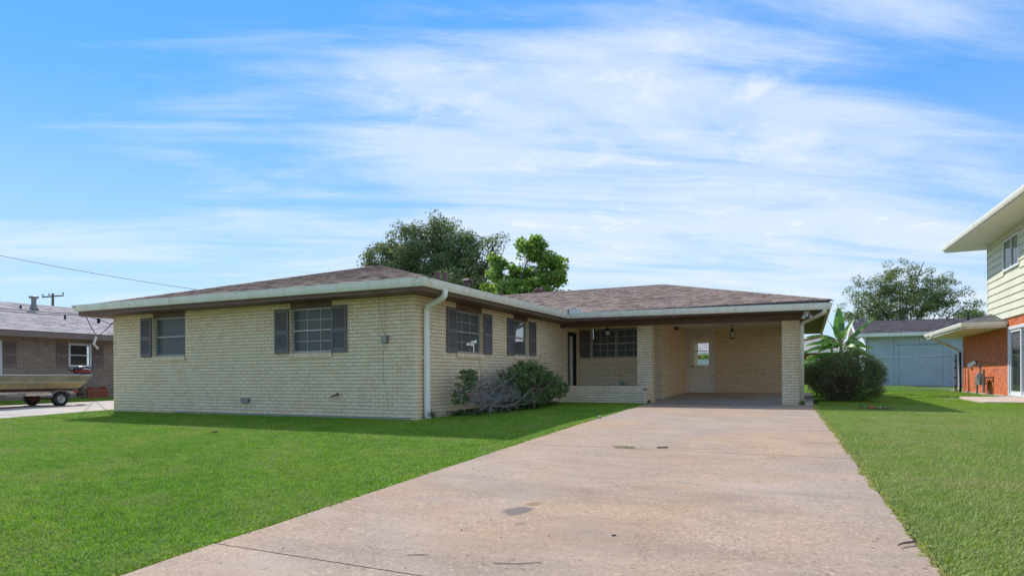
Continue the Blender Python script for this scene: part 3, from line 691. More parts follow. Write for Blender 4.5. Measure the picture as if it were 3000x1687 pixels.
    # openings
    for (a0, a1, z0, z1) in ((-7.33,-6.21,1.268,2.160), (-3.05,-1.945,1.262,2.155)):
        w = window(T, F1, a0+.004, a1-.004, z0, z1, .085, muntin=(a0 > -5))
        hd = MB(); F1.box(hd, a0+.002, a1-.002, z1, HT+.015, -.09, -.03); T.part('header_panel', hd, 'brown_trim')
        rowlock_sill(T, F1, a0, a1, z0-.004, bricks)
        if a0 < -5:                      # pale plantation shutters standing behind the glass
            c = MB()
            for i in range(5):
                u = a0+.06+(a1-a0-.12)*i/4; F1.box(c, u-.022, u+.022, z0+.03, z1-.03, -.20, -.18)
            for zz in (z0+.05, (z0+z1)/2, z1-.06): F1.box(c, a0+.04, a1-.04, zz-.03, zz+.03, -.20, -.179)
            for i in range(26):
                zz = z0+.06+(z1-z0-.12)*i/25; F1.box(c, a0+.05, a1-.05, zz-.010, zz+.010, -.212, -.19)
            T.part('indoor_shutter', c, 'behind_glass', w)
    for (a0, a1, z0, z1, mu) in ((1.49,2.65,1.262,2.135,True), (4.24,5.16,1.282,2.165,False)):
        window(T, F2, a0+.004, a1-.004, z0, z1, .085, muntin=mu)
        hd = MB(); F2.box(hd, a0+.002, a1-.002, z1, HT+.015, -.09, -.03); T.part('header_panel', hd, 'brown_trim')
        rowlock_sill(T, F2, a0, a1, z0-.004, bricks)
    for fr, a0, a1, z0, z1 in ((F1,-7.725,-7.345,1.252,2.172),(F1,-3.448,-3.062,1.246,2.158),(F1,-1.938,-1.562,1.246,2.166),
                               (F2,1.098,1.482,1.25,2.155),(F2,2.66,3.05,1.26,2.152),(F2,3.866,4.232,1.276,2.166),(F2,5.168,5.585,1.29,2.172)):
        shutter(T, fr, a0, a1, z0, z1)
    window(T, FP, .39, 1.175, 1.325, 2.18, .05, fw=.03); window(T, FP, 1.195, 1.995, 1.325, 2.18, .05, fw=.03)
    rowlock_sill(T, FP, .385, 2.0, 1.322, bricks, proud=.02)
    shutter(T, FP, .03, .375, 1.32, 2.185, n=12)
    # front door in the long wall
    d = MB(); F2.box(d, 8.05, 8.84, .08, 2.09, -.16, -.11); F2.box(d, 8.05, 8.10, .08, 2.09, -.11, -.005); F2.box(d, 8.79, 8.84, .08, 2.09, -.11, -.005); F2.box(d, 8.10, 8.79, 2.04, 2.09, -.11, -.005)
    door = T.part('front_door', d, 'dark_door'); s = MB(); F2.box(s, 8.50, 8.66, .2, 1.98, -.11, -.06); T.part('sidelight', s, 'aged_white', door)
    # back door of the carport
    d = MB(); X0, X1 = 2.755, 3.458
    FC.box(d, X0, 2.845, .165, 2.02, -.05, -.01); FC.box(d, 3.368, X1, .165, 2.02, -.05, -.01); FC.box(d, 2.845, 3.368, 1.885, 2.02, -.05, -.01); FC.box(d, 2.845, 3.368, .165, 1.115, -.05, -.012)
    door = T.part('carport_door', d, 'white_paint')
    for i in range(5):
        p = MB(); z = .24+i*.17; FC.box(p, 2.86, 3.355, z, z+.135, -.012, -.004); T.part('door_panel', p, 'white_paint', door)
    p = MB(); p.poly([FC.p(2.845,1.115,-.03), FC.p(3.368,1.115,-.03), FC.p(3.368,1.885,-.03), FC.p(2.845,1.885,-.03)]); T.part('pane', p, 'clear_glass', door)
    p = MB(); FC.box(p, 2.845, 3.368, 1.60, 1.625, -.04, -.015); T.part('pane_bar', p, 'window_metal', door)
    p = MB(); p.lathe([(.012,0),(.012,.04),(.03,.045),(.032,.07),(.02,.085)], FC.p(2.80,1.065,-.01)+Vector((0,-.085,0)), 12, 'y'); T.part('handle', p, 'dark_metal', door)
    c = MB(); FC.box(c, 2.580, X0, .16, 2.15, -.06, .012); FC.box(c, X1, 3.60, .16, 2.14, -.06, .012); FC.box(c, X0, X1, 2.02, 2.145, -.06, .010); T.part('door_casing', c, 'aged_white')
    p = MB(); FC.box(p, 2.58, 3.63, 2.14, 2.75, -.105, -.055); FC.box(p, 3.63, 6.4, 2.44, 2.8, -.1, -.02); T.part('panel_backing', p, 'aged_white')
    for i in range(9):
        p = MB(); u = 2.60+i*.111; FC.box(p, u+.002, u+.109, 2.15, 2.46, -.05, -.006-.003*(i % 2)); T.part('panel_board', p, 'aged_white')
    # soffits, fascia, beam and ceiling
    s = MB(); s.box(-9.30,-.48,HT,.48,.0-.001,HT+.02); s.box(.002,.002,HT+.001,.48,7.44,HT+.021); s.box(.48,6.6,HT+.002,6.90,7.44,HT+.022); s.box(6.325,7.44,HT+.003,6.90,16.1,HT+.023); s.box(-9.30,0,HT+.001,-W,17.9,HT+.02)
    s.box(.1,-.002,HT+.012,.102,0,HT+.013)
    T.part('soffit', s, 'brown_trim')
    f = MB(); f.box(-9.32,-.50,HT-.004,.50,-.48,2.47); f.box(.48,-.48,HT-.003,.50,6.6,2.47); f.box(.50,6.58,HT-.004,6.91,6.60,2.47); f.box(6.89,6.60,HT-.003,6.91,16.1,2.47); f.box(-9.32,-.48,HT-.003,-9.30,17.9,2.47)
    T.part('fascia', f, 'brown_trim')
    b = MB(); b.hexa([(.0,7.44,2.162),(6.33,7.44,2.105),(6.33,7.60,2.105),(.0,7.60,2.162),(.0,7.44,HT),(6.33,7.44,HT),(6.33,7.60,HT),(.0,7.60,HT)]); b.box(6.20,7.601,2.11,6.33,13.2,2.42); T.part('beam', b, 'brown_trim')
    for i in range(48):
        p = MB(); x0 = .012+i*.129; x1 = x0+.124
        p.hexa([(x0,7.602,2.245),(x1,7.602,2.245),(x1,13.10,2.395),(x0,13.10,2.395),(x0,7.602,2.262),(x1,7.602,2.262),(x1,13.10,2.412),(x0,13.10,2.412)]); T.part('ceiling_board', p, 'ceiling_paint')
    # gutters
    prof = [(0,0),(.066,0),(.078,.022),(.094,.06),(.104,.10),(.108,.128),(.114,.132),(.114,.147),(.104,.147),(.100,.125),(.012,.115),(.012,.135),(0,.135)]
    def run(pts, mat):
        g = MB(); g.sweep(prof, [((x,y,z), (ox,oy,0)) for x,y,z,ox,oy in pts]); return T.part('gutter', g, mat)
    g1 = run([(-9.30,-.503,2.362,-.9,-1), (-9.0,-.503,2.36,0,-1), (.503,-.503,2.320,1,-1)], 'gutter_paint')
    g2 = run([(.503,-.503,2.3195,1,-1), (.503,6.577,2.333,1,-1)], 'gutter_paint')
    g3 = run([(.503,6.577,2.3325,1,-1), (6.913,6.577,2.262,1,-1)], 'gutter_paint')
    g4 = run([(6.913,6.577,2.2615,1,-1), (6.913,16.1,2.25,1,0)], 'gutter_stain')
    for (gx, gy, oxs) in ((.503,-.503,0),):
        j = MB(); j.sweep([(a*1.02+.0015, z*1.01-.001) for a, z in prof], [((gx,gy,2.319),(1,-1,0)),((gx,gy+.05,2.319),(1,-.5,0))]); 
    for gm, pts_ in ((g1, [((-5.9,-.503,2.3455),(0,-1)),((-2.6,-.503,2.332),(0,-1)),((.40,-.503,2.3195),(0,-1))]), (g2, [((.503,-.36,2.3195),(1,0)),((.503,3.2,2.326),(1,0))]), (g3, [((2.7,6.577,2.308),(0,-1)),((4.9,6.577,2.284),(0,-1))])):
        for (q0, o_) in pts_:                                   # lapped joints in the gutter
            j = MB(); dv = Vector((-o_[1], o_[0], 0))*.02; j.sweep([(a*1.03+.002 if a > .02 else a, zz*1.0-.002 if zz < .01 else zz) for a, zz in prof], [(Vector(q0)-dv, (*o_,0)), (Vector(q0)+dv, (*o_,0))]); T.part('gutter_joint', j, 'gutter_stain', gm)
    sg = MB(); pts = [(.617,6.40),(.617,6.462),(.70,6.462),(.97,6.462),(1.0,6.50)]
    for (a, b_) in zip(pts, pts[1:]): sg.hexa([(a[0],a[1],2.44),(b_[0],b_[1],2.44),(b_[0],b_[1]+.004,2.44),(a[0],a[1]+.004,2.44),(a[0],a[1],2.585),(b_[0],b_[1],2.57),(b_[0],b_[1]+.004,2.57),(a[0],a[1]+.004,2.585)])
    T.part('splash_guard', sg, 'white_paint')
    # downspouts
    def bend(P, r=.06):
        out = [Vector(P[0])]
        for i in range(1, len(P)-1):
            p = Vector(P[i]); a = (Vector(P[i-1])-p); b = (Vector(P[i+1])-p); la = min(r, a.length*.45); lb = min(r, b.length*.45); a.normalize(); b.normalize()
            for t in (0,.33,.67,1): out.append((p+a*la)*(1-t)**2 + p*2*t*(1-t) + (p+b*lb)*t*t) 
        out.append(Vector(P[-1])); return out
    d = MB(); d.tube(bend([(.55,.155,2.33),(.55,.155,2.21),(.075,.285,2.05),(.075,.285,.02),(.14,.285,-.05)], .10), .058, 12); ds = T.part('downspout', d, 'gutter_paint', smooth=True)
    st = MB(); st.box(.0,.215,1.1,.02,.355,1.13); T.part('strap', st, 'gutter_paint', ds)
    d = MB(); d.tube(bend([(6.86,6.55,2.27),(6.86,6.55,2.19),(6.375,7.33,2.02),(6.375,7.42,.06)], .10), .047, 12); T.part('downspout', d, 'gutter_stain', smooth=True)
    d = MB(); d.tube(bend([(6.97,15.95,2.26),(6.97,15.95,2.14),(6.28,15.95,2.02),(6.28,15.95,.1)], .1), .045, 10); T.part('downspout', d, 'gutter_stain', smooth=True)
    # roof
    ze = 2.478; e = .56
    A = (-9.37,-e,ze); B = (e,-e,ze); R1 = (-4.4,4.75,3.9); R2 = (-4.4,18.5,3.9); V0 = (e,6.52,ze); Vr = (-3.947,11.32,3.77); C = (6.97,6.52,ze); Ra = (2.17,11.32,3.77); Cb = (6.97,16.12,ze)
    dk = MB()
    for poly in ([A,B,R1],[B,V0,Vr,(-4.4,12.6,3.9),R1],[A,R1,R2,(-9.37,18.5,ze)],[V0,C,Ra,Vr],[C,Cb,Ra],[Cb,(e,16.12,ze),Vr,Ra],[(e,16.12,ze),(e,18.5,ze),R2,(-4.4,12.6,3.9),Vr]): dk.poly(poly)
    for a, b_ in ((A,B),(B,V0),(V0,C),(C,Cb),(A,(-9.37,18.5,ze))):      # dark drip edge under the shingles
        nx, ny = (b_[1]-a[1]), -(b_[0]-a[0]); l = math.hypot(nx, ny); nx /= l; ny /= l
        dk.hexa([(a[0],a[1],ze-.045),(b_[0],b_[1],ze-.045),(b_[0]-nx*.02,b_[1]-ny*.02,ze-.045),(a[0]-nx*.02,a[1]-ny*.02,ze-.045),(a[0],a[1],ze-.002),(b_[0],b_[1],ze-.002),(b_[0]-nx*.02,b_[1]-ny*.02,ze-.002),(a[0]-nx*.02,a[1]-ny*.02,ze-.002)])
    roof = T.part('roof', dk, 'dark_shingle')
    pcs = shingle_pieces([A,B,R1]) + shingle_pieces([B,V0,Vr,(-4.4,12.6,3.9),R1]) + shingle_pieces([V0,C,Ra,Vr]) + shingle_pieces([C,Cb,Ra])
    pcs += [p for p in shingle_pieces([(-9.37,6,ze),A,R1,(-4.4,6,3.9)])]
    for a, b_ in ((A,R1),(B,R1),(R1,(-4.4,12,3.9)),(Vr,Ra),(C,Ra),(Cb,Ra)):                      # hip and ridge caps
        a = Vector(a); b_ = Vector(b_); dv = b_-a; n = int(dv.length/.15); dv.normalize(); sd = dv.cross(Vector((0,0,1))).normalized()
        for i in range(n):
            p = a+dv*(i*.15); q2 = p+dv*.19; dr = -.035
            for sgn in (-1, 1):
                top = [p+Vector((0,0,.020)), q2+Vector((0,0,.012)), q2+sd*sgn*.13+Vector((0,0,.012+dr)), p+sd*sgn*.13+Vector((0,0,.020+dr))]
                if sgn < 0: top = top[::-1]
                pcs.append((top, [t-Vector((0,0,.012)) for t in top]))
    lay_shingles(T, roof, pcs, 'brown_shingle', 300)
    # things standing on the roof
    def rz(x): return 2.478 + (.56-x)*.2867
    def sq(x, y, w, z1, mat='vent_brown'):
        m = MB(); m.box(x-w/2, y-w/2, rz(x)-.1, x+w/2, y+w/2, z1); m.box(x-w/2-.006, y-w/2-.006, z1-.02, x+w/2+.006, y+w/2+.006, z1+.006); T.part('vent_stack', m, mat, roof)
    sq(-1.5,3.17,.095,3.265); sq(-1.5,3.52,.095,3.295)
    m = MB(); z = rz(-1.3); m.box(-1.36,4.2,z-.1,-1.24,4.32,z+.16); m.hexa([(-1.42,4.14,z+.17),(-1.18,4.14,z+.17),(-1.18,4.38,z+.17),(-1.42,4.38,z+.17),(-1.36,4.2,z+.235),(-1.24,4.2,z+.235),(-1.24,4.32,z+.235),(-1.36,4.32,z+.235)]); T.part('vent_cap', m, 'vent_brown', roof)
    m = MB(); m.tube([(-3.55,10.75,3.45),(-3.55,10.75,3.87)], .035, 10); T.part('vent_pipe', m, 'rusty_pipe', roof)
    m = MB(); cx, cy, cz = -2.44,11.7,3.64; m.lathe([(.13,0),(.13,.12),(.19,.15),(.21,.22),(.19,.30),(.10,.355),(0.02,.37)], (cx,cy,cz), 20); tv = T.part('turbine_vent', m, 'rusty_pipe', roof, smooth=True)
    for k in range(20):
        a = k*2*PI/20; v = MB(); P = [(cx+r*math.cos(a+tw), cy+r*math.sin(a+tw), cz+h) for r, h, tw in ((.185,.13,0),(.228,.21,.12),(.205,.30,.22),(.10,.37,.3))]; v.tube(P, .012, 4); T.part('vane', v, 'vent_brown', tv)
    # small fittings on the front
    m = MB(); F1.box(m, -.70,-.585,1.395,1.515,0,.07); F1.box(m, -.715,-.57,1.505,1.53,0,.085); T.part('meter_box', m, 'grey_metal')
    m = MB()
    for pts in ([(-.78,-.012,2.26),(-.775,-.014,2.0),(-.74,-.012,1.75),(-.665,-.014,1.53)], [(-.655,-.012,2.26),(-.65,-.012,1.53)], [(-.64,-.012,1.395),(-.70,-.012,1.2),(-.72,-.013,.9),(-.67,-.012,.6),(-.60,-.012,.3),(-.59,-.012,.12)]): m.tube(pts, .0022, 5)
    T.part('wall_cable', m, 'brown_trim')
    m = MB(); m.tube([(-1.83,0,.415),(-1.83,-.09,.405)], .014, 8); m.tube([(-1.83,-.06,.405),(-1.93,-.08,.375)], .013, 8); m.lathe([(.03,0),(.032,.008),(.01,.012)], (-1.755,-.07,.43), 10, 'y'); m.tube([(-1.83,-.06,.41),(-1.755,-.07,.43)], .008, 6); T.part('hose_tap', m, 'rusty_pipe')
    m = MB(); F1.box(m, -4.41,-4.20,.235,.315,0,.05); F1.box(m, -4.43,-4.18,.315,.33,0,.07); T.part('wall_vent', m, 'grey_metal')
    m = MB(); m.box(.0,0,0,0.001,0.001,0.001)
    m = MB(); FS.box(m, 10.95,11.25,2.24,2.335,0,.09); T.part('mounting_block', m, 'rusty_pipe')
    return T
house = build_house()
def lantern(x, y, ztop, z1, z0, w, label):
    T = Thing('hanging_lantern', label, 'lantern', (x, y, ztop), 'lanterns hung under the eaves')
    m = MB(); m.tube([(x,y,ztop),(x,y,z1+.04)], .006, 6); m.lathe([(.035,0),(.035,.015)], (x,y,ztop-.016), 12); T.part('chain', m, 'dark_metal')
    m = MB(); m.lathe([(w*.2,.05),(w*.32,.03),(w*.62,-.01),(w*.60,-.025)], (x,y,z1), 6); m.lathe([(.012,.05),(.02,.065),(.008,.085)], (x,y,z1), 8); T.part('cap', m, 'dark_metal')
    m = MB()
    for k in range(6):
        a = k*PI/3; px, py = x+w*.5*math.cos(a), y+w*.5*math.sin(a); m.tube([(px,py,z0+.01),(px,py,z1-.02)], .006, 5)
    m.lathe([(w*.53,0),(w*.55,.012),(w*.5,.02)], (x,y,z0), 6); m.lathe([(.006,-.03),(.014,-.015),(w*.3,0)], (x,y,z0), 8); T.part('cage', m, 'dark_metal')
    m = MB(); m.lathe([(w*.44,z0-z1+.025),(w*.44,-.03)], (x,y,z1), 6); T.part('glass', m, 'aged_white')
lantern(4.37, 11.0, 2.335, 2.14, 1.90, .13, 'black hanging lantern inside the carport in front of the brick back wall')
lantern(1.16, 8.3, 2.27, 2.11, 1.935, .14, 'black hanging lantern on the porch before the wide gridded window')
def floodlight():
    x, y, z = 6.49, 6.85, 2.262
    T = Thing('security_light', 'white twin-lamp security light with motion sensor under the carport eave', 'light', (x, y, z))
    m = MB(); m.lathe([(.055,-.03),(.06,0)], (x,y,z), 16); T.part('base', m, 'white_plastic')
    m = MB(); m.box(x-.03,y-.07,z-.13,x+.03,y-.02,z-.04); m.lathe([(.02,0),(.022,.006)], (x,y-.077,z-.10), 10, 'y'); T.part('sensor', m, 'white_plastic')
    for s, dx, dy in ((1,.095,-.05),(-1,-.075,-.05)):
        m = MB(); m.tube([(x+s*.02,y,z-.03),(x+s*.06,y-.02,z-.05),(x+dx*.85,y+dy*.8,z-.085)], .016, 8); m.tube([(x+dx*.8,y+dy*.7,z-.07),(x+dx*.92,y+dy,z-.12),(x+dx*1.05,y+dy*1.3,z-.165)], [.024,.03,.052], 14); T.part('lamp', m, 'white_plastic', smooth=True)
floodlight()
# ---------------------------------------------------------------- brown house next door (left)
def build_brown_house():
    X0 = -17.77
    T = Thing('neighbour_house', 'brown brick bungalow with grey shingle roof behind the boat', 'house', (X0, 4, 0))
    F = Fr((X0,0,0), (0,1,0), (1,0,0))
    holes = [(3.99,4.79,1.2,2.04), (.9,1.92,.8,2.05)]
    mort = MB(); wall_cells(F, mort, -6, 13, -.15, 2.24, holes, -.12, -.009); mort.box(X0-8,-6,-.15,X0-.13,-5.9,2.24); mort.box(X0-8,12.9,-.15,X0-.13,13,2.24)
    w = T.part('wall', mort, 'dark_mortar'); br = []
    brick_rows(F, br, -2, 8, -.12, 2.24, holes); lay_bricks(T, w, br, 'brown_brick', 0)
    window(T, F, 3.99, 4.79, 1.2, 2.04, .0, muntin=False, frame='white_plastic', fw=.06, glass='pale_glass')
    window(T, F, .9, 1.92, .8, 2.05, .0, muntin=False, frame='white_plastic', fw=.06, glass='pale_glass')
    for a0, a1 in ((3.58,3.98),(4.80,5.22),(1.945,2.345)): shutter(T, F, a0, a1, 1.18, 2.035, 'shutter_brown')
    s = MB(); s.box(X0+.002,-6.3,2.20,X0+.6,13.3,2.23); T.part('soffit', s, 'brown_trim')
    f = MB(); f.box(X0+.58,-6.4,2.17,X0+.62,13.4,2.36); T.part('fascia', f, 'shutter_brown')
    ze = 2.375; R0 = (-21.77,-6.4,3.76); R1 = (-21.77,13.4,3.76); A = (X0+.63,-6.4,ze); B = (X0+.63,13.4,ze)
    d = MB(); d.poly([A,B,R1,R0]); d.poly([R0,R1,(-26.4,13.4,ze),(-26.4,-6.4,ze)]); d.poly([A,R0,(-26.4,-6.4,ze)]); d.poly([B,R1,(-26.4,13.4,ze)])
    roof = T.part('roof', d, 'dark_shingle')
    lay_shingles(T, roof, shingle_pieces([(X0+.63,-1,ze),(X0+.63,10,ze),(-21.77,10,3.76),(-21.77,-1,3.76)], .14, .3), 'grey_shingle', 0)
    m = MB(); x, y, z = -20.77,4.41,3.46; m.lathe([(.17,0),(.15,.05),(.10,.09),(.10,.12),(.115,.13),(.115,.17),(.085,.18),(.085,.40),(.16,.46),(.175,.50),(.10,.52)], (x,y,z), 16); T.part('flue', m, 'grey_metal', roof, smooth=True)
    for (x, y, z, h) in ((-20.77,3.96,3.42,.16), (-19.4,4.78,3.0,.22)):
        m = MB(); m.lathe([(.10,-.04),(.09,.02),(.04,.05),(.036,h)], (x,y,z), 12); T.part('vent_pipe', m, 'dark_metal', roof)
    m = MB(); P = [(X0+.66,4.58,2.33),(X0+.64,4.56,2.20),(X0+.62,4.50,2.02),(X0+.5,4.72,1.87)]
    m.tube(P, .045, 8); T.part('spout', m, 'white_paint')
    m = MB(); m.box(X0+.35,3.18,2.155,X0+.42,3.25,2.2); T.part('eave_lamp', m, 'white_plastic')
build_brown_house()
# ---------------------------------------------------------------- boat, motor, trailer
BX, BXF, BG = -12.78, -14.25, -.025
def build_boat():
    T = Thing('jon_boat', 'flat-bottomed olive and tan aluminium boat resting on the trailer', 'boat', (-13.5, -.4, .48))
    def hull_rows(stern_t, stern_b, bow, sides):
        return None
    def sec(y, k):      # cross section at y: outer half profile; k narrows towards the bow
        cx = (BX+BXF)/2; hw = (BX-BXF)/2*k; rise = .30*max(0, (-1.6-y)/2.4)**1.6
        return [(cx-hw, .86+.05*max(0,-y-.5)/3), (cx-hw*.97, .665), (cx-hw*.86, .49+rise), (cx+hw*.86, .49+rise), (cx+hw*.97, .665), (cx+hw, .86+.05*max(0,-y-.5)/3)]
    ys = [1.86,1.4,.6,-.4,-1.4,-2.2,-3.0,-3.6]; ks = [1,1,1,1,.98,.92,.82,.7]
    def shell(i0, i1):
        vs = []; fs = []; n = i1-i0
        for y, k in zip(ys, ks):
            for j, (x, z) in enumerate(sec(y, k)[i0:i1]):
                yy = y
                if y == 1.86: yy = 1.57 + (z-.49)*.78         # raked transom
                vs.append((x, yy, z))
        for i in range(len(ys)-1):
            for j in range(n-1):
                a = i*n+j; fs.append((a, a+1, a+1+n, a+n))
        return vs, fs
    m = MB(); v, f = shell(1, 5); m.add(v, f); e = sec(-3.6,.7); m.poly([(x,-3.6,z) for x, z in e]); T.part('hull', m, 'boat_tan')
    m = MB(); v, f = shell(4, 6); m.add(v, f); v, f = shell(0, 2); m.add(v, f); T.part('side', m, 'boat_olive')
    m = MB(); s = sec(1.86, 1); m.poly([(x, 1.57+(z-.49)*.78-.004, z) for x, z in s]); T.part('transom', m, 'boat_olive')
    for sd in (0, 5):
        m = MB(); m.tube([(sec(y,k)[sd][0], (y if y != 1.86 else 1.87), sec(y,k)[sd][1]) for y, k in zip(ys, ks)], .02, 8); T.part('gunwale', m, 'galvanised')
        j = 1 if sd == 0 else 4
        m = MB(); m.tube([(sec(y,k)[j][0]+(.006 if sd else -.006), (y if y != 1.86 else 1.705), sec(y,k)[j][1]) for y, k in zip(ys, ks)], .011, 6); T.part('strake', m, 'boat_strake')
    m = MB(); m.box(BXF+.03, .2, .56, BX-.03, .5, .78); T.part('bench_seat', m, 'boat_olive')
M('boat_olive', (.25,.25,.17), (.17,.175,.12), 3, .5, .2, 20, metal=.3); M('boat_tan', (.42,.33,.155), (.30,.24,.12), 3.5, .6, .2, 25, metal=.1); M('boat_strake', (.5,.49,.36), None, 6, .5)
build_boat()
def build_motor():
    x, y, z = -13.48, 1.80, .86
    T = Thing('outboard_motor', 'black outboard motor with red and white band clamped on the boat stern', 'motor', (x, y, z))
    def loft(secs, mb):   # sections: (z, y0, y1, halfwidth)
        vs = []; fs = []; n = 14
        for (zz, y0, y1, hw) in secs:
            for k in range(n):
                a = 2*PI*k/n; c, s = math.cos(a), math.sin(a); r = (abs(c)**3+abs(s)**3)**(-1/3)
                vs.append((x+hw*c*r, (y0+y1)/2+(y1-y0)/2*s*r, zz))
        for i in range(len(secs)-1):
            for k in range(n): fs.append((i*n+k, i*n+(k+1)%n, (i+1)*n+(k+1)%n, (i+1)*n+k))
        fs.append(tuple(range(n))[::-1]); fs.append(tuple(range((len(secs)-1)*n, len(secs)*n))); mb.add(vs, fs)
    m = MB(); loft([(.965,1.735,2.22,.135),(1.0,1.73,2.225,.14)], m); T.part('band', m, 'red_paint', smooth=True)
    m = MB(); loft([(1.0,1.735,2.225,.142),(1.07,1.74,2.23,.142),(1.115,1.78,2.20,.12),(1.138,1.84,2.12,.08)], m); cw = T.part('cowl', m, 'motor_black', smooth=True)
    m = MB()
    for i in range(6): m.box(x+.137, 1.93+i*.036, 1.045-.0035*i, x+.1455, 1.955+i*.036, 1.075-.0035*i)
    m.box(x+.10,1.80,1.118,x+.125,1.98,1.128); T.part('decal', m, 'white_plastic', cw)
    m = MB(); loft([(.85,1.80,2.18,.10),(.965,1.745,2.215,.13)], m); T.part('lower_cowl', m, 'motor_black', smooth=True)
    m = MB(); loft([(.30,1.86,2.06,.05),(.6,1.86,2.02,.05),(.86,1.85,2.05,.06)], m); m.box(x-.012,1.82,.18,x+.012,2.1,.32); T.part('leg', m, 'motor_black', smooth=True)
    m = MB(); m.tube([(x,1.78,.97),(x+.02,1.66,1.0),(x+.03,1.58,1.035)], [.028,.024,.02], 8); T.part('tiller', m, 'black_rubber')
    m = MB(); m.box(x-.1,1.74,.80,x+.1,1.86,.9); T.part('clamp', m, 'grey_metal')
M('motor_black', (.018,.018,.02), (.012,.012,.013), 6, .22, spec=.6)
build_motor()
def build_trailer():
    T = Thing('boat_trailer', 'galvanised single-axle boat trailer standing on the neighbouring driveway', 'trailer', (-13.5, .6, BG))
    m = MB()
    for x in (BX-.12, BXF+.12): m.box(x-.03, -3.6, .33, x+.03, 1.45, .40)
    for y in (-3,-1.5,-.2,.6,1.4): m.box(BXF+.12, y-.03, .335, BX-.12, y+.03, .395)
    T.part('frame', m, 'galvanised')
    m = MB()
    for x in (BX-.35, BXF+.35): m.box(x-.05, -3, .40, x+.05, 1.5, .465)
    T.part('bunk', m, 'rusty_pipe')
    for i, y in enumerate((.95,)):
        m = MB(); m.tube([(BXF+.05,y,BG+.21),(BX-.05,y,BG+.21)], .022, 8); T.part('axle', m, 'rusty_pipe')
        for x, sgn, rim in ((BX+.03, 1, 'galvanised'), (BXF+.12, -1, 'rusty_pipe')):
            c = (x, y, BG+.21); m = MB()
            pr = [(.115,-.075),(.155,-.08),(.195,-.068),(.21,-.04),(.212,.0),(.21,.04),(.195,.068),(.155,.08),(.115,.075)]
            vs = []; n = 28
            m.lathe([(r, h) for r, h in pr], c, n, 'x'); m.f = [f for f in m.f if len(f) == 4]; m.t = [0]*len(m.f)
            wh = T.part('wheel', m, 'black_rubber', smooth=True)
            r = MB(); r.lathe([(.117,-.05*sgn),(.118,.06*sgn),(.108,.062*sgn),(.098,.03*sgn),(.055,.02*sgn),(.045,.045*sgn),(.03,.06*sgn),(.0301,.02*sgn)], c, 24, 'x'); T.part('rim', r, rim, wh, smooth=True)
            for k in range(5):
                a = k*2*PI/5; b = MB(); b.lathe([(.009,0),(.009,.014)], (x+sgn*.022, y+.062*math.cos(a), BG+.21+.062*math.sin(a)), 6, 'x'); T.part('lug_nut', b, 'dark_metal', wh)
    for x in (BX+.03, BXF+.12):
        for y in (.95,):
            m = MB(); vs = []; fs = []; n = 12
            for i in range(n+1):
                a = math.radians(15+150*i/n)
                for (r, dx) in ((.262,-.11),(.262,.11),(.256,.11),(.256,-.11)): vs.append((x+dx, y+r*math.cos(a)*1.05, BG+.21+r*math.sin(a)*.95))
            for i in range(n):
                for k in range(4): fs.append((i*4+k, i*4+(k+1)%4, i*4+4+(k+1)%4, i*4+4+k))
            m.add(vs, fs); T.part('fender', m, 'galvanised', smooth=False)
        m = MB(); m.box(x-.10,-.40,.30,x+.10,.05,.312); m.box(x+.06,.05,.29,x+.10,.70,.365); T.part('step_plate', m, 'galvanised')
    m = MB(); m.box(BX-.2,1.42,.34,BX-.05,1.46,.42); T.part('tail_lamp', m, 'red_paint')
    m = MB(); m.bar((-13.5,-3.6,.36),(-13.5,-5.2,.36),.07,.07); m.tube([(-13.5,-4.8,.36),(-13.5,-4.8,BG)], .03, 8); T.part('tongue', m, 'galvanised')
build_trailer()
# clutter at the foot of the brown wall
m = MB(); gx = -17.35
for z in (.0,.125,.25): m.box(gx-.02,4.42,z+.005,gx,5.14,z+.115)
m.box(gx-.5,4.42,0,gx-.02,4.45,.36); m.box(gx-.5,5.11,0,gx-.02,5.14,.40)
single('wooden_crate', m, 'terracotta', 'low red-brown wooden crate against the brown brick wall', 'crate', (gx-.2, 4.8, 0))
m = MB(); m.tube([(-17.6,4.86,0),(-17.7,4.86,1.24)], .016, 8); m.lathe([(.03,0),(.03,.1)], (-17.705,4.86,1.22), 8)
single('garden_tool', m, 'grey_metal', 'long grey handled tool leaning on the brown brick wall', 'tool', (-17.6, 4.86, 0))
m = MB(); m.lathe([(.10,0),(.13,.16),(.14,.17),(.12,.17)], (-17.15,4.98,.26), 12)
single('blue_pot', m, 'blue_plastic' if 'blue_plastic' in MATS else 'white_plastic', 'small pot on top of the crate by the brown wall', 'pot', (-17.15, 4.98, .26)) if False else None
m = MB()
for (y, z, r) in ((4.5,.40,.05),(4.62,.40,.06),(4.9,.42,.06),(5.02,.42,.07)): m.lathe([(r*.7,-.06),(r,0),(r*.9,.05),(r*.3,.06)], (-17.45,y,z), 10)
single('pot_row', m, 'terracotta', 'row of small clay pots on the low crate', 'pots', (-17.45, 4.7, .36)); bpy.data.objects['pot_row']['kind'] = 'stuff'
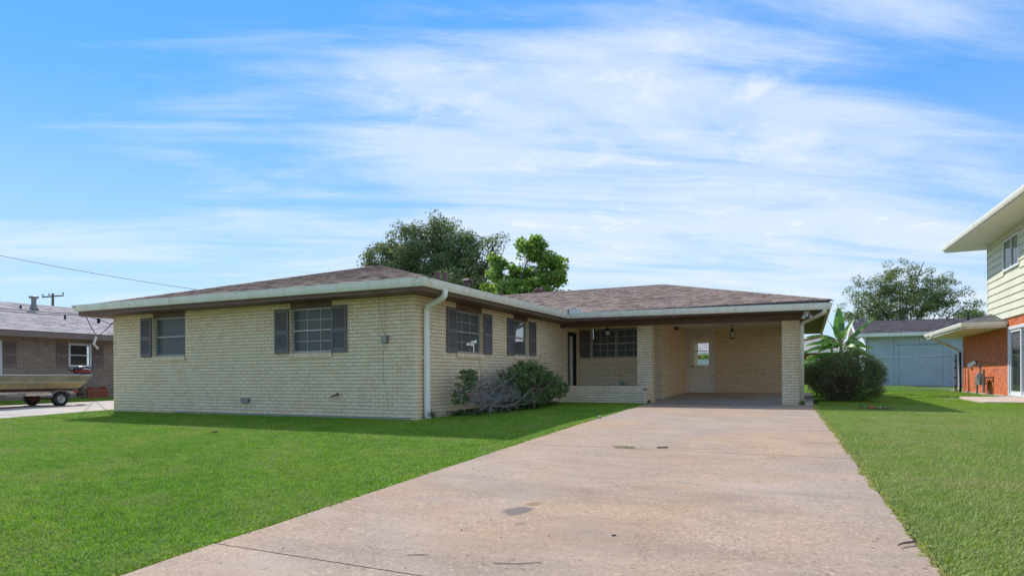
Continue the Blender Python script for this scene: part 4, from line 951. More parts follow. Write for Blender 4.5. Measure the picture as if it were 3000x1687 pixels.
# ---------------------------------------------------------------- red brick two-storey house (right)
def build_red_house():
    X0 = 12.4
    T = Thing('two_storey_house', 'two-storey house with orange-red brick below and pale green siding above', 'house', (X0, 15, 0))
    F = Fr((X0,0,0), (0,-1,0), (-1,0,0))          # a = -Y
    def yb(y0, y1): return (-max(y0,y1), -min(y0,y1))
    holes = [(*yb(15.68,13.2), .04, 2.27)]
    mort = MB(); wall_cells(F, mort, -22.4, -6, -.1, 2.55, holes, -.2, -.010); mort.box(X0+.2,22.2,-.1,X0+8,22.39,2.55)
    w = T.part('wall', mort, 'grey_mortar'); br = []
    brick_rows(F, br, -22.4, -9, .02, 2.56, holes, c=.0745, L=.215); lay_bricks(T, w, br, 'red_brick', 300)
    fo = MB(); fo.box(X0-.03,6,-.2,X0+.3,22.42,.035); T.part('foundation_slab', fo, 'concrete_slab')
    # sliding door
    a0, a1 = yb(15.68, 13.2); m = MB()
    F.box(m, a0, a0+.10, .04, 2.27, -.08, .03); F.box(m, a1-.1, a1, .04, 2.27, -.08, .03); F.box(m, a0+.1, a1-.1, 2.17, 2.27, -.08, .028); F.box(m, a0+.1, a1-.1, .04, .10, -.08, .03)
    door = T.part('sliding_door', m, 'white_plastic'); mid = (a0+a1)/2
    for q, (u, v, d) in enumerate(((a0+.10, mid+.04, -.01), (mid-.04, a1-.1, -.05))):
        m = MB(); st = .09; F.box(m, u, u+st, .10, 2.17, d-.03, d+.004); F.box(m, v-st, v, .10, 2.17, d-.03, d+.004); F.box(m, u+st, v-st, 2.08, 2.17, d-.03, d+.003); F.box(m, u+st, v-st, .10, .20, d-.03, d+.003); T.part('door_leaf', m, 'white_plastic', door)
        m = MB(); m.poly([F.p(u+st,.20,d-.015), F.p(v-st,.20,d-.015), F.p(v-st,2.08,d-.015), F.p(u+st,2.08,d-.015)]); T.part('pane', m, 'pale_glass', door)
    m = MB(); F.box(m, a0-.05, a1+.05, 0, 2.3, -.9, -.85); T.part('behind_glass', m, 'room_dark', door)  # dark board in place of the room inside, its shade painted on
    # upper siding: lapped boards around the window
    wy0, wy1, wz0, wz1 = 14.35, 16.08, 4.10, 5.13
    z = 2.565; k = 0
    while z < 5.34:
        z1 = min(z+.236, 5.37); segs = [(18.1, 7.0)]
        if z1 > wz0+.02 and z < wz1-.02: segs = [(18.1, wy1), (wy0, 7.0)]
        for ya, yb_ in segs:
            u0, u1 = -ya, -yb_
            m = MB(); m.hexa([F.p(u0,z,.056), F.p(u1,z,.056), F.p(u1,z,.0), F.p(u0,z,.0), F.p(u0,z1+.012,.024), F.p(u1,z1+.012,.024), F.p(u1,z1+.012,.0), F.p(u0,z1+.012,.0)])
            T.part('siding_board', m, 'siding_paint')
        z += .236; k += 1
    m = MB(); F.box(m, -18.13, -18.07, 2.56, 5.36, -.05, .05); m.box(X0+.05,18.05,2.4,X0+8,18.09,5.36); F.box(m, -18.1, -7, 2.5, 5.36, -.1, -.002); T.part('corner_board', m, 'siding_paint')
    window(T, F, -wy1, -wy0, wz0, wz1, -.05, muntin=False, frame='white_plastic', fw=.075, glass='pale_glass', side=True)
    # upper eave: soffit, gutter, roof
    E0 = Vector((11.20,18.95,0)); E1 = Vector((11.62,8.5,0))
    m = MB(); m.hexa([(11.22,18.93,5.36),(12.5,18.93,5.36),(12.5,8.5,5.36),(11.64,8.5,5.36),(11.22,18.93,5.385),(12.5,18.93,5.385),(12.5,8.5,5.385),(11.64,8.5,5.385)]); m.box(12.5,18.09,5.36,20,18.93,5.385)
    T.part('soffit', m, 'ceiling_paint')
    ov = Vector((-1,-.04,0)).normalized(); prof = [(0,0),(.06,0),(.075,.03),(.09,.07),(.10,.12),(.10,.135),(.085,.135),(.01,.12),(0,.135)]
    m = MB(); m.bar((11.225,18.95,5.44),(11.645,8.5,5.44),.025,.17); m.box(11.21,18.93,5.35,20,18.96,5.53); T.part('fascia', m, 'white_paint')
    m = MB(); m.sweep(prof, [((11.21,18.95,5.405),ov), ((11.63,8.5,5.405),ov)]); T.part('gutter', m, 'gutter_paint')
    m = MB(); m.poly([(11.15,18.98,5.545),(11.57,8.4,5.545),(16.5,8.4,7.0),(16.5,13.5,7.0)]); m.poly([(11.15,18.98,5.545),(16.5,13.5,7.0),(21,18.98,5.545)]); T.part('roof', m, 'slate_shingle')
    # lower eave over the one-storey end
    ex, ey0, ey1, z0 = 11.14, 15.72, 23.2, 2.46
    m = MB(); m.box(ex+.10,ey0+.10,2.285,X0+.3,23.1,2.30); T.part('soffit', m, 'ceiling_paint')
    m = MB(); m.box(ex+.09,ey0+.10,2.275,ex+.12,23.12,2.44); m.box(ex+.12,ey0+.09,2.275,X0-.02,ey0+.12,2.44); T.part('fascia', m, 'white_paint')
    m = MB(); m.sweep(prof, [((ex+.09,23.15,2.36),(-1,0,0)), ((ex+.09,ey0+.09,2.335),(-1,-1,0))]); T.part('gutter', m, 'gutter_paint')
    m = MB(); m.sweep(prof, [((ex+.09,ey0+.09,2.334),(-1,-1,0)), ((X0-.015,ey0+.09,2.334),(0,-1,0))]); T.part('gutter', m, 'gutter_paint')
    m = MB(); C = (ex+.02,ey0+.02,2.475); D = (ex+.02,23.25,2.49); G = (X0+.1,17.85,2.90); m.poly([C, D, (X0+.1,21.9,2.9), G]); m.poly([C, G, (X0+.1,ey0+.02,2.475)]); m.poly([D,(X0+6,23.25,2.49),(X0+6,21.9,2.9),(X0+.1,21.9,2.9)]); m.poly([(X0+.1,21.9,2.9),(X0+6,21.9,2.9),(X0+6,17.85,2.9),G]); lr = T.part('lower_roof', m, 'slate_shingle')
    lay_shingles(T, lr, shingle_pieces([C, D, (X0+.1,21.9,2.9), G], .14, .3) + shingle_pieces([(X0+.1,ey0+.02,2.475), C, G], .14, .3), 'slate_shingle', 0)
    m = MB(); m.tube([(11.16,21.4,2.38),(11.16,21.42,2.27),(11.3,21.6,2.18),(12.15,22.25,1.80),(12.28,22.3,1.70),(12.28,22.3,.12),(12.15,22.25,.04),(11.98,22.2,.02)], .042, 8); T.part('downspout', m, 'white_paint', smooth=True)
    m = MB(); F.box(m, -19.62, -19.42, 1.0, 1.16, .0, .03); m.tube([(X0-.03,19.5,1.08),(X0-.16,19.56,1.06)], .03, 8); m.bar((X0-.12,19.42,1.22),(X0-.30,19.66,1.04),.12,.14); T.part('wall_lamp', m, 'galvanised')
build_red_house()
def build_gas_meter():
    x = 12.15
    T = Thing('gas_meter', 'grey gas meter with pipes at the foot of the red brick wall', 'gas meter', (x, 18.2, 0))
    m = MB(); m.box(x-.10,17.86,.36,x+.10,18.5,.60); m.lathe([(.13,-.1),(.14,.0),(.13,.1)], (x,18.18,.60), 16, 'x'); m.box(x-.06,17.95,.60,x+.06,18.42,.68); T.part('body', m, 'grey_metal')
    m = MB(); m.tube([(x,18.66,-.05),(x,18.66,.42),(x,18.56,.58),(x,18.56,.70),(x,18.4,.76),(x,18.38,.66)], .032, 8); T.part('riser', m, 'grey_metal')
    m = MB(); m.lathe([(.03,0),(.10,.03),(.11,.06),(.07,.09),(.03,.12)], (x-.06,18.5,.70), 14, 'x'); m.tube([(x,18.62,.64),(x,18.98,.66)], .022, 8); T.part('regulator', m, 'grey_metal')
    m = MB(); m.tube([(x,17.98,.66),(x,17.98,.76),(x,17.74,.79)], .03, 8); m.tube([(x,17.70,.10),(x,17.70,.92)], .036, 8); m.tube([(x,17.70,.62),(x+.25,17.6,.62)], .028, 8); m.tube([(x,17.7,.13),(x,18.0,.12)], .03, 8); T.part('outlet_pipe', m, 'grey_metal')
build_gas_meter()
# ---------------------------------------------------------------- shed
def build_shed():
    T = Thing('garden_shed', 'blue-grey timber shed with dark roof behind the chain-link fence', 'shed', (12.5, 39.5, 0))
    F = Fr((0,36.6,0), (1,0,0), (0,-1,0)); G = Fr((9.86,0,0), (0,-1,0), (-1,0,0))
    x0, x1, yb_ = 9.86, 18.0, 45.4; zr = 4.33
    edges = [9.90, 10.02, 11.42, 12.78, 14.38, 15.8, 17.2, 18.0]
    for a, b in zip(edges, edges[1:]):
        m = MB(); F.box(m, a+.008, b-.008, 0, 3.2, -.05, .0); T.part('wall_panel', m, 'shed_paint')
    m = MB(); F.box(m, x0+.01, x1, -.1, 3.2, -.12, -.012); F.box(m, x0, x1+.02, -.1, .10, -.12, -.06); m.box(x1-.1,36.7,0,x1,yb_,3.2); m.box(x0+.1,yb_-.1,0,x1,yb_,3.2); T.part('frame', m, 'dark_metal')
    n = 8
    for i in range(n):                       # gable boards, sunlit side
        y0 = 36.62+(yb_-36.62)*i/n; y1 = 36.62+(yb_-36.62)*(i+1)/n-.03; ym = (36.6+yb_)/2
        def top(y): return 3.2+(zr-3.25)*(1-abs(y-ym)/(ym-36.6))
        m = MB(); m.hexa([(9.86,y0,0),(9.95,y0,0),(9.95,y1,0),(9.86,y1,0),(9.86,y0,top(y0)),(9.95,y0,top(y0)),(9.95,y1,top(y1)),(9.86,y1,top(y1))]); T.part('gable_board', m, 'shed_trim')
    m = MB(); F.box(m, 11.55, 14.2, 2.59, 2.63, 0, .04); F.box(m, 11.68, 11.70, .05, 2.55, 0, .012); F.box(m, 13.98, 14.0, .05, 2.55, 0, .012); T.part('door_track', m, 'shed_rail')
    m = MB(); F.box(m, 11.71, 13.97, .06, 2.56, 0, .03); F.box(m, 12.77, 12.785, .05, 2.57, .03, .034); d = T.part('sliding_door', m, 'shed_paint'); m = MB(); m.lathe([(.05,0),(.05,.03)], F.p(12.93,1.13,.03)+Vector((0,-.03,0)), 10, 'y'); T.part('handle', m, 'brass', d)
    m = MB(); F.box(m, 12.80, 12.92, 2.80, 2.98, 0, .08); T.part('door_lamp', m, 'white_plastic')
    m = MB(); ym = (36.6+yb_)/2; e = 36.0; eb = yb_+.6; X0, X1 = 9.28, 18.4; ze = 3.36
    m.poly([(X0,e,ze),(X1,e,ze),(X1,ym,zr+.15),(X0,ym,zr+.15)]); m.poly([(X0,ym,zr+.15),(X1,ym,zr+.15),(X1,eb,ze),(X0,eb,ze)]); roof = T.part('roof', m, 'dark_shingle')
    lay_shingles(T, roof, shingle_pieces([(X0,e,ze),(X1,e,ze),(X1,ym,zr+.15),(X0,ym,zr+.15)], .15, .33), 'dark_shingle', 0)
    m = MB(); m.box(X0,e-.10,ze-.22,X1,e,ze-.01); T.part('gutter', m, 'gutter_paint'); m = MB(); m.box(X0+.03,e+.002,ze-.25,X1,36.7,ze-.22); T.part('soffit', m, 'shed_trim')
    for a, b in ((e-.02, ym), (eb+.02, ym)):
        m = MB(); s = 1 if a < b else -1; m.hexa([(X0-.05,a,ze-.25),(X0,a,ze-.25),(X0,b,zr-.10),(X0-.05,b,zr-.10),(X0-.05,a,ze+.01),(X0,a,ze+.01),(X0,b,zr+.16),(X0-.05,b,zr+.16)]); T.part('bargeboard', m, 'shed_trim')
        m = MB(); m.hexa([(X0,a,ze-.06),(9.86,a,ze-.06),(9.86,b,zr+.08),(X0,b,zr+.08),(X0,a,ze-.03),(9.86,a,ze-.03),(9.86,b,zr+.11),(X0,b,zr+.11)]); T.part('verge_soffit', m, 'ceiling_paint')
    m = MB(); m.tube([(15.85,39.5,4.0),(15.85,39.5,4.72)], .07, 8); T.part('vent_pipe', m, 'dark_metal', roof)
M('shed_rail', (.30,.36,.38), None, 5, .5)
build_shed()
# ---------------------------------------------------------------- chain-link fence
def build_fence():
    A = Vector((6.5,23.1,0)); B = Vector((12.03,21.67,0)); H = 1.49
    T = Thing('chain_link_fence', 'galvanised chain-link fence with round posts in front of the shed', 'fence', (9.3, 22.4, 0))
    d = (B-A); L = d.length; d.normalize(); nrm = Vector((d.y,-d.x,0))
    m = MB(); m.tube([A+Vector((0,0,H)), B+Vector((0,0,H))], .021, 8); T.part('top_rail', m, 'galvanised')
    for s, h, r in ((0.02,H+.02,.03),(L*.42,H,.024),(L,H+.05,.040)):
        p = A+d*s; m = MB(); m.tube([p+Vector((0,0,-.1)), p+Vector((0,0,h))], r, 10); m.lathe([(r*1.2,0),(r*1.15,.02),(.004,.04)], p+Vector((0,0,h)), 10); T.part('post', m, 'grey_metal')
    m = MB(); sp = .075
    k = -int(H/sp)-1; t = .0034
    while k*sp < L+H:
        for sg in (1, -1):
            x0 = k*sp if sg > 0 else k*sp+H; x1 = x0+sg*H; z0, z1 = .03, H; pa, pb = x0, x1
            if sg > 0:
                if pa < 0: z0 += -pa; pa = 0
                if pb > L: z1 -= pb-L; pb = L
            else:
                if pa > L: z0 += pa-L; pa = L
                if pb < 0: z1 -= -pb; pb = 0
            if z1-z0 > .03:
                a = A+d*pa+Vector((0,0,z0))+nrm*.025; b = A+d*pb+Vector((0,0,z1))+nrm*.025; m.bar(a, b, t*2, t*2)
        k += 1
    T.part('wire_mesh', m, 'galvanised', kind='stuff')
    m = MB()
    for z in (.25,.6,1.0,1.3): m.tube([B+d*-.05+Vector((0,0,z)), B+d*.03+Vector((0,0,z))], .05, 8)
    T.part('tension_band', m, 'dark_metal')
    m = MB(); p = Vector((12.24,22.0,0)); m.tube([p+Vector((0,0,-.1)), p+Vector((0,0,1.64))], .045, 10); m.lathe([(.05,0),(.004,.05)], p+Vector((0,0,1.63)), 10)
    single('fence_post', m, 'dark_metal', 'dark metal post standing between the fence end and the red wall', 'post', (12.24,22.0,0))
build_fence()
# ---------------------------------------------------------------- house and fence beyond the back yard
def build_far():
    T = Thing('rear_house', 'low house with pinkish shingle roof beyond the back yard', 'house', (2, 46, 0))
    m = MB(); m.box(-9,43,0,10.4,50,2.5); T.part('wall', m, 'terracotta')
    m = MB(); m.poly([(-9.6,42.2,2.58),(11,42.2,2.58),(8,46.5,3.75),(-6,46.5,3.75)]); m.poly([(11,42.2,2.58),(11,50.8,2.58),(8,46.5,3.75)]); m.poly([(-9.6,42.2,2.58),(-6,46.5,3.75),(-9.6,50.8,2.58)]); m.poly([(-9.6,50.8,2.58),(-6,46.5,3.75),(8,46.5,3.75),(11,50.8,2.58)]); r = T.part('roof', m, 'grey_shingle')
    lay_shingles(T, r, shingle_pieces([(-9.6,42.2,2.58),(11,42.2,2.58),(8,46.5,3.75),(-6,46.5,3.75)], .2, .5), 'grey_shingle', 0)
    m = MB(); m.box(-9.65,42.1,2.38,11.05,42.2,2.58); m.box(-9.6,42.2,2.36,11,43,2.38); T.part('gutter', m, 'gutter_paint')
    for x in (-4.5,1.5,6.5):
        m = MB(); m.box(x,42.96,.9,x+1.2,43,2.1); T.part('window', m, 'dark_door')
    T = Thing('board_fence', 'white board fence seen through the carport door glass', 'fence', (-.5, 38, 0))
    m = MB(); m.box(-4.0,38.03,.5,2.0,38.08,.6); m.box(-4.0,38.03,1.6,2.0,38.08,1.7); T.part('rail', m, 'shed_trim')
    for i in range(40):
        m = MB(); x = -4+i*.15; m.box(x,38,.02,x+.135,38.03,1.93-.02*(i % 3)); T.part('board', m, 'shed_trim')
build_far()
# ---------------------------------------------------------------- vegetation
def leaf_quads(C, size, rng, up=.35, aspect=.5, fold=True):
    """C (n,3) centres -> folded leaf quads (two triangles sharing the midrib)"""
    n = len(C); d = rng.normal(size=(n,3)); d /= np.linalg.norm(d, axis=1)[:,None]
    nrm = rng.normal(size=(n,3)); nrm[:,2] += up*3; nrm /= np.linalg.norm(nrm, axis=1)[:,None]
    s = np.cross(nrm, d); s /= np.maximum(np.linalg.norm(s, axis=1)[:,None], 1e-6); d = np.cross(s, nrm)
    L = (size*rng.uniform(.6,1.3,n))[:,None]; W = L*aspect
    a = C - d*L*.5; b = C + s*W*.5 + nrm*L*.06; c = C + d*L*.5 - nrm*L*.08; e = C - s*W*.5 + nrm*L*.06
    V = np.stack([a,b,c,e], 1).reshape(-1,3); F = np.arange(4*n).reshape(n,4); return V, F
def clump_points(blobs, nclump, per, cr, rng, shell=.55, flat=.8):
    """blobs: (cx,cy,cz,rx,ry,rz,weight). Leaf centres gathered in clumps spread through the blobs"""
    w = np.array([b[6]*b[3]*b[4]*b[5] for b in blobs]); w = w/w.sum(); cl = []
    idx = rng.choice(len(blobs), nclump, p=w)
    for i in idx:
        b = blobs[i]; v = rng.normal(size=3); v /= np.linalg.norm(v); r = rng.uniform(shell, 1.0)**.8
        cl.append(np.array(b[:3]) + v*r*np.array(b[3:6]))
    cl = np.array(cl); P = []; I = []
    for k, c in enumerate(cl):
        m = int(per*rng.uniform(.6,1.4)); q = rng.normal(size=(m,3)); q *= (rng.uniform(.15,1.0,(m,1))**.5)/np.linalg.norm(q,axis=1)[:,None]; q = q*np.array([1,1,flat])*cr*rng.uniform(.55,1.05)*.85
        P.append(c+q); I.append(np.full(m, k))
    return cl, np.concatenate(P), np.concatenate(I)
def limb(mb, a, b, r0, r1, rng, n=6, seg=5, wob=.08, sag=0):
    a = np.array(a, float); b = np.array(b, float); L = np.linalg.norm(b-a); P = []
    o = rng.normal(size=3)*wob*L
    for i in range(seg+1):
        t = i/seg; P.append(tuple(a+(b-a)*t + o*math.sin(t*PI) + rng.normal(size=3)*wob*L*.12*(0<t<1) + np.array([0,0,sag*math.sin(t*PI)])))
    mb.tube(P, [r0+(r1-r0)*i/seg for i in range(seg+1)], n, caps=False); return P
def tree(name, label, base, trunk_h, trunk_r, blobs, nclump, per, cr, leaf, mat, seed, aspect=.5, shell=.55, bark='bark', nl=60, twigs=0, group=None, flat=.8, dead=None):
    R = np.random.default_rng(seed); T = Thing(name, label, 'tree', base, group); bx, by, bz = base
    cl, P, I = clump_points(blobs, nclump, per, cr, R, shell, flat)
    mb = MB(); top = (bx+R.normal()*.2, by+R.normal()*.2, bz+trunk_h); limb(mb, (bx,by,bz-.2), top, trunk_r, trunk_r*.7, R, 10, 6, .02)
    for b in blobs:
        p = limb(mb, top, b[:3], trunk_r*.5, trunk_r*.16, R, 7, 6, .06)
        near = [c for c in cl if all(abs(c[k]-b[k]) <= b[3+k]*1.01 for k in range(3))]
        for c in near[::max(1, len(near)//max(1, nl//len(blobs)))]: limb(mb, p[random.randrange(3,6)], c, trunk_r*.13, trunk_r*.03, R, 5, 4, .08)
    T.part('trunk', mb, bark, smooth=True)
    V, F = leaf_quads(P, leaf, R, aspect=aspect)
    cv = R.uniform(0,.45,len(cl)); tint = np.clip(cv[I] + R.uniform(0,.55,len(P))**1.0, 0.01, 1)
    T.np_part('crown', V, F, mat, tint)
    if dead is not None:
        n = 420; C = np.array(dead)[None,:3] + R.normal(size=(n,3))*np.array(dead[3:6]); V, F = leaf_quads(C, leaf, R, aspect=aspect); T.np_part('dead_branch', V, F, 'dead_leaf', R.uniform(.05,1,n))
    return T
def pb(px, py, rx, ry, w=1.0, dy=0.0):     # crown lobe of the dark tree
    return (-21.65+(px-1078)/37.15, 26.0+dy, .76+(1097-py)*.0233, rx/37.15, rx/37.15*1.1, ry*.0233, w)
tree('oak_tree', 'broad dark green tree rising behind the front hip roof', (-16.2,26.3,0), 4.2, .38,
     [pb(1122,750,44,50,1.3), pb(1160,735,40,40,1.1), pb(1215,700,50,52,1.15), pb(1296,682,42,50,1.1,.4), pb(1252,765,80,62,1.0), pb(1358,738,52,50,1.1), pb(1415,752,40,52,.8), pb(1448,742,26,36,.45), pb(1440,805,36,40,.7), pb(1345,805,85,50,1.0), pb(1190,805,80,42,1.1), pb(1290,850,150,38,.9)],
     760, 100, .85, .165, 'oak_leaf', 11, aspect=.45, shell=.4, nl=150, dead=(-21.1,25.4,8.1,.10,.2,.36))
def toward(bl, k): return [tuple(CAM[i]+k*(b[i]-CAM[i]) for i in range(3))+tuple(r*k for r in b[3:6])+(b[6],) for b in bl]
tree('maple_tree', 'bright lime green tree standing beside the dark tree behind the roof', (-8.2,22.0,0), 3.4, .2,
     toward([(-10.3,29,9.2,.85,1.1,.9,1.1),(-9.2,29,9.0,.8,.9,.6,.8),(-12.7,28.7,8.3,.75,.8,.8,1),(-12.9,28.6,7.2,.75,.8,.7,1),(-11.2,29,7.7,1.0,1.2,.6,.8),(-8.9,29,7.6,1.1,1.2,1.1,1),(-10.4,28.6,6.5,1.9,1.6,.9,1),(-9.4,29,5.6,2.1,1.6,.9,1)], .82),
     250, 62, .55, .20, 'lime_leaf', 5, aspect=.8, shell=.4, nl=80, bark='grey_bark')
tree('privet_tree', 'rounded loose-branched tree behind the shed roof', (13.4,49,0), 3.2, .22,
     [(13.3,49,8.2,2.1,2,1.7,1.0),(10.6,49,7.6,1.7,1.6,1.3,.55),(16.0,49,7.4,1.9,1.8,1.4,.7),(13.4,49,6.2,4.0,2.6,1.5,1),(9.5,49,6.0,1.0,1.2,.9,.6),(17.5,49,6.0,1.1,1.2,1.0,.7),(14.8,49,9.6,.7,.7,.6,.45),(10.5,48.6,5.2,1.6,1.4,1,.8)],
     360, 70, .72, .17, 'willow_leaf', 8, aspect=.42, shell=.3, nl=170, bark='grey_bark', flat=.7)
tree('distant_tree', 'small far tree top showing between the shed roof and the green siding', (20.4,62,0), 3.5, .15, [(20.2,62,5.9,1.2,1.2,.8,1),(21.6,62,5.6,.8,.8,.6,1)], 60, 60, .6, .2, 'oak_leaf', 3)
def far_trees():
    for k, (x, y, h, w, lab) in enumerate(((-1.0,41,2.3,1.4,'low green shrub by the rear house seen through the carport door glass'), (6.4,40.5,2.0,1.0,'low shrub in the back yard under the carport downspout'))):
        R = np.random.default_rng(40+k); T = Thing('yard_shrub', lab, 'shrub', (x,y,0)); cl, P, I = clump_points([(x,y,h*.55,w,.7,h*.5,1)], 40, 60, .5, R, .3); V, F = leaf_quads(P, .16, R); T.np_part('foliage', V, F, 'lime_leaf', R.uniform(0,1,len(P)))
        mb = MB(); [limb(mb, (x,y,0), c, .03, .01, R, 5, 3) for c in cl[::5]]; T.part('stem', mb, 'twig_brown')
far_trees()
# rounded evergreen bush by the carport
def round_bush():
    R = np.random.default_rng(21); c = np.array((7.42,10.3,.64)); r = np.array((1.08,1.0,.70)); T = Thing('round_bush', 'large rounded dark evergreen bush beside the carport pier', 'bush', (7.36,10.3,0))
    n = 900; v = R.normal(size=(n,3)); v /= np.linalg.norm(v,axis=1)[:,None]
    lump = 1+.12*np.sin(v[:,0]*4+1)*np.cos(v[:,1]*3)+.08*np.sin(v[:,2]*6+v[:,0]*7)+.05*np.sin(v[:,1]*9)
    rad = (R.uniform(.80,1.0,n))*lump
    hole = (v[:,1] < -.25) & (v[:,2] < .25) & (v[:,2] > -.9) & (v[:,0] < .35) & (v[:,2] < .1) & (R.uniform(size=n) < .86)       # bare brown patch facing the drive
    cl = (c + v*rad[:,None]*r)[~hole]; P = []; I = []
    for k, q in enumerate(cl):
        m = int(R.uniform(30,52)); P.append(q + R.normal(size=(m,3))*.062); I.append(np.full(m,k))
    P = np.concatenate(P); I = np.concatenate(I); ok = P[:,2] > .03; P = P[ok]; I = I[ok]
    V, F = leaf_quads(P, .045, R, aspect=.45); cv = R.uniform(0,.5,len(cl)); T.np_part('foliage', V, F, 'bush_leaf', np.clip(cv[I]+R.uniform(0,.5,len(P)),.01,1))
    mb = MB()
    for i in range(22):
        a = R.uniform(0,2*PI); base = (7.36+.18*math.cos(a), 10.3+.18*math.sin(a), 0); v2 = R.normal(size=3); v2[2] = abs(v2[2])*.7; v2 /= np.linalg.norm(v2); e = c+v2*r*.86; e[2] = max(.2, e[2])
        p = limb(mb, base, e, .028, .010, R, 6, 6, .10)
        for j in range(7):
            w = R.normal(size=3); w /= np.linalg.norm(w); limb(mb, p[R.integers(2,6)], np.array(e)*.35+(c+w*r*.9)*.65, .009, .003, R, 4, 4, .14)
    T.part('branches', mb, 'twig_brown', smooth=True)
    q = R.uniform(-1,1,(6000,3)); q = q[np.linalg.norm(q,axis=1) < 1]; P = c+q*r*.82; P = P[P[:,2] > .05]; V, F = leaf_quads(P, .05, R, aspect=.3); T.np_part('inner_twigs', V, F, 'dry_twig', R.uniform(0,1,len(P)))
LEAF_DT = leaf_mat('dry_twig', [(0, (.07,.042,.03)), (.6, (.15,.09,.062)), (1, (.26,.17,.12))], trans=.05, rough=.9, spec=.1)
round_bush()
def azalea(name, label, base, leaders, leafs, nl, seed, bark, spread, leafsize=.06):
    R = np.random.default_rng(seed); T = Thing(name, label, 'shrub', base); b = np.array(base); mb = MB(); tips = []
    mb.tube([b+np.array((0,0,-.05)), b+np.array((.01,0,.10)), b+np.array((0,.01,.2))], [.055,.045,.04], 8)
    for (dx,dy,dz) in leaders:
        e = b+np.array((dx,dy,dz)); p = limb(mb, b+np.array((0,0,.12)), e, .022, .008, R, 6, 6, .09)
        for j in range(spread):
            s = np.array(p[R.integers(2,7)]); w = R.normal(size=3)*np.array((.20,.24,.18)); w[2] = w[2]*.8+.06; t = s+w; q = limb(mb, s, t, .007, .003, R, 5, 4, .12)
            for k in range(3):
                s2 = np.array(q[R.integers(2,5)]); t2 = s2+R.normal(size=3)*.09+np.array((0,0,.02)); limb(mb, s2, t2, .003, .0014, R, 4, 3, .12); tips.append(t2)
    T.part('branches', mb, bark, smooth=True)
    cl, P, I = clump_points(leafs, nl, 42, .13, R, .25)
    P = P[P[:,0] > .03]; V, F = leaf_quads(P, leafsize, R, aspect=.42); T.np_part('foliage', V, F, 'azalea_leaf', np.clip(R.uniform(0,.9,len(P))+.1*(R.uniform(size=len(P))>.9),.01,1))
    return T
azalea('azalea_shrub', 'half-bare azalea with grey branches by the wall under the gridded window', (.62,1.75,.02),
       [(-.2,-.95,.45),(.1,-1.0,.25),(.15,-.6,.62),(0,-.1,.70),(.1,.5,.60),(.05,1.0,.45),(-.1,.8,.58),(.35,.4,.35),(.35,-.6,.3),(-.25,.1,.66),(.3,.9,.25),(.1,1.1,.3)],
       [(.45,1.22,.74,.22,.26,.17,1),(.55,.90,.55,.18,.2,.12,.8),(.4,.95,.35,.18,.25,.14,.6),(.45,1.95,.72,.12,.15,.1,.5),(.5,2.3,.45,.25,.3,.2,.6)], 75, 31, 'grey_bark', 24)
azalea('azalea_shrub', 'full leafy azalea beside the brick planter and front door', (.72,3.75,.02),
       [(-.3,-.7,.75),(.1,-.9,.45),(.2,-.3,.9),(0,.2,1.0),(.1,.7,.85),(.05,1.2,.6),(-.2,.5,.9),(.3,.4,.6),(.3,-.6,.5)],
       [(.62,3.05,.62,.45,.5,.36,1),(.6,3.7,.78,.45,.5,.34,1.1),(.62,4.5,.62,.45,.55,.36,.9),(.66,5.2,.45,.35,.5,.3,.6),(.7,3.7,.32,.5,1.2,.22,.6),(.5,5.75,.62,.15,.25,.16,.35)], 760, 33, 'twig_brown', 16)
def ground_ivy():
    R = np.random.default_rng(9); n = 2600; y = R.uniform(.9,6.4,n); x = .04+R.gamma(2,.12,n); ok = x < .95; P = np.stack([x[ok], y[ok], R.uniform(.0,.09,ok.sum())*np.exp(-x[ok])],1)
    V, F = leaf_quads(P, .055, R, up=.8, aspect=.8); o = np_mesh('ground_ivy', V, F, 'ivy_leaf', R.uniform(.05,1,len(P))); o['kind'] = 'stuff'; o['label'] = 'dark ground cover along the long wall beneath the azaleas'; o['category'] = 'ground cover'
ground_ivy()
def tuft(name, label, base, n, h, spread, mat, seed, wid=.012):
    R = np.random.default_rng(seed); mb = MB(); bx, by, bz = base
    for i in range(n):
        a = R.uniform(0,2*PI); hh = h*R.uniform(.5,1.1); l = spread*R.uniform(.2,1.0); px, py = bx+R.normal()*spread*.18, by+R.normal()*spread*.18; pts = []
        sx, sy = -math.sin(a)*wid/2, math.cos(a)*wid/2
        for t, wf in ((0,1),(.4,1),(.75,.7),(1,.08)):
            cx, cy, cz = px+math.cos(a)*l*t*t, py+math.sin(a)*l*t*t, bz+hh*(t-.25*t*t*l/spread); pts.append(((cx-sx*wf,cy-sy*wf,cz),(cx+sx*wf,cy+sy*wf,cz)))
        for (p, q), (r, s) in zip(pts, pts[1:]): mb.poly([p, q, s, r], R.uniform(.02,1))
    return single(name, mb, mat, label, 'plant', base)
tuft('planter_plant', 'blue-green spiky weed growing in the brick planter', (1.86,7.42,.43), 60, .26, .17, 'blue_leaf', 2)
tuft('grass_clump', 'tall grass clump at the foot of the corner downspout', (.13,.33,-.03), 110, .20, .22, 'ivy_leaf', 3, .010)
tuft('grass_clump', 'small weed at the foot of the right carport pier', (6.37,7.36,.0), 70, .16, .13, 'azalea_leaf', 4, .014)
tuft('grass_clump', 'small weed at the corner of the brick planter', (2.60,7.36,.0), 60, .12, .08, 'azalea_leaf', 6, .012)
tuft('grass_clump', 'little dark weed clump out on the sunlit front lawn', (-1.94,-2.70,-.11), 60, .045, .12, 'dry_twig', 7, .010)
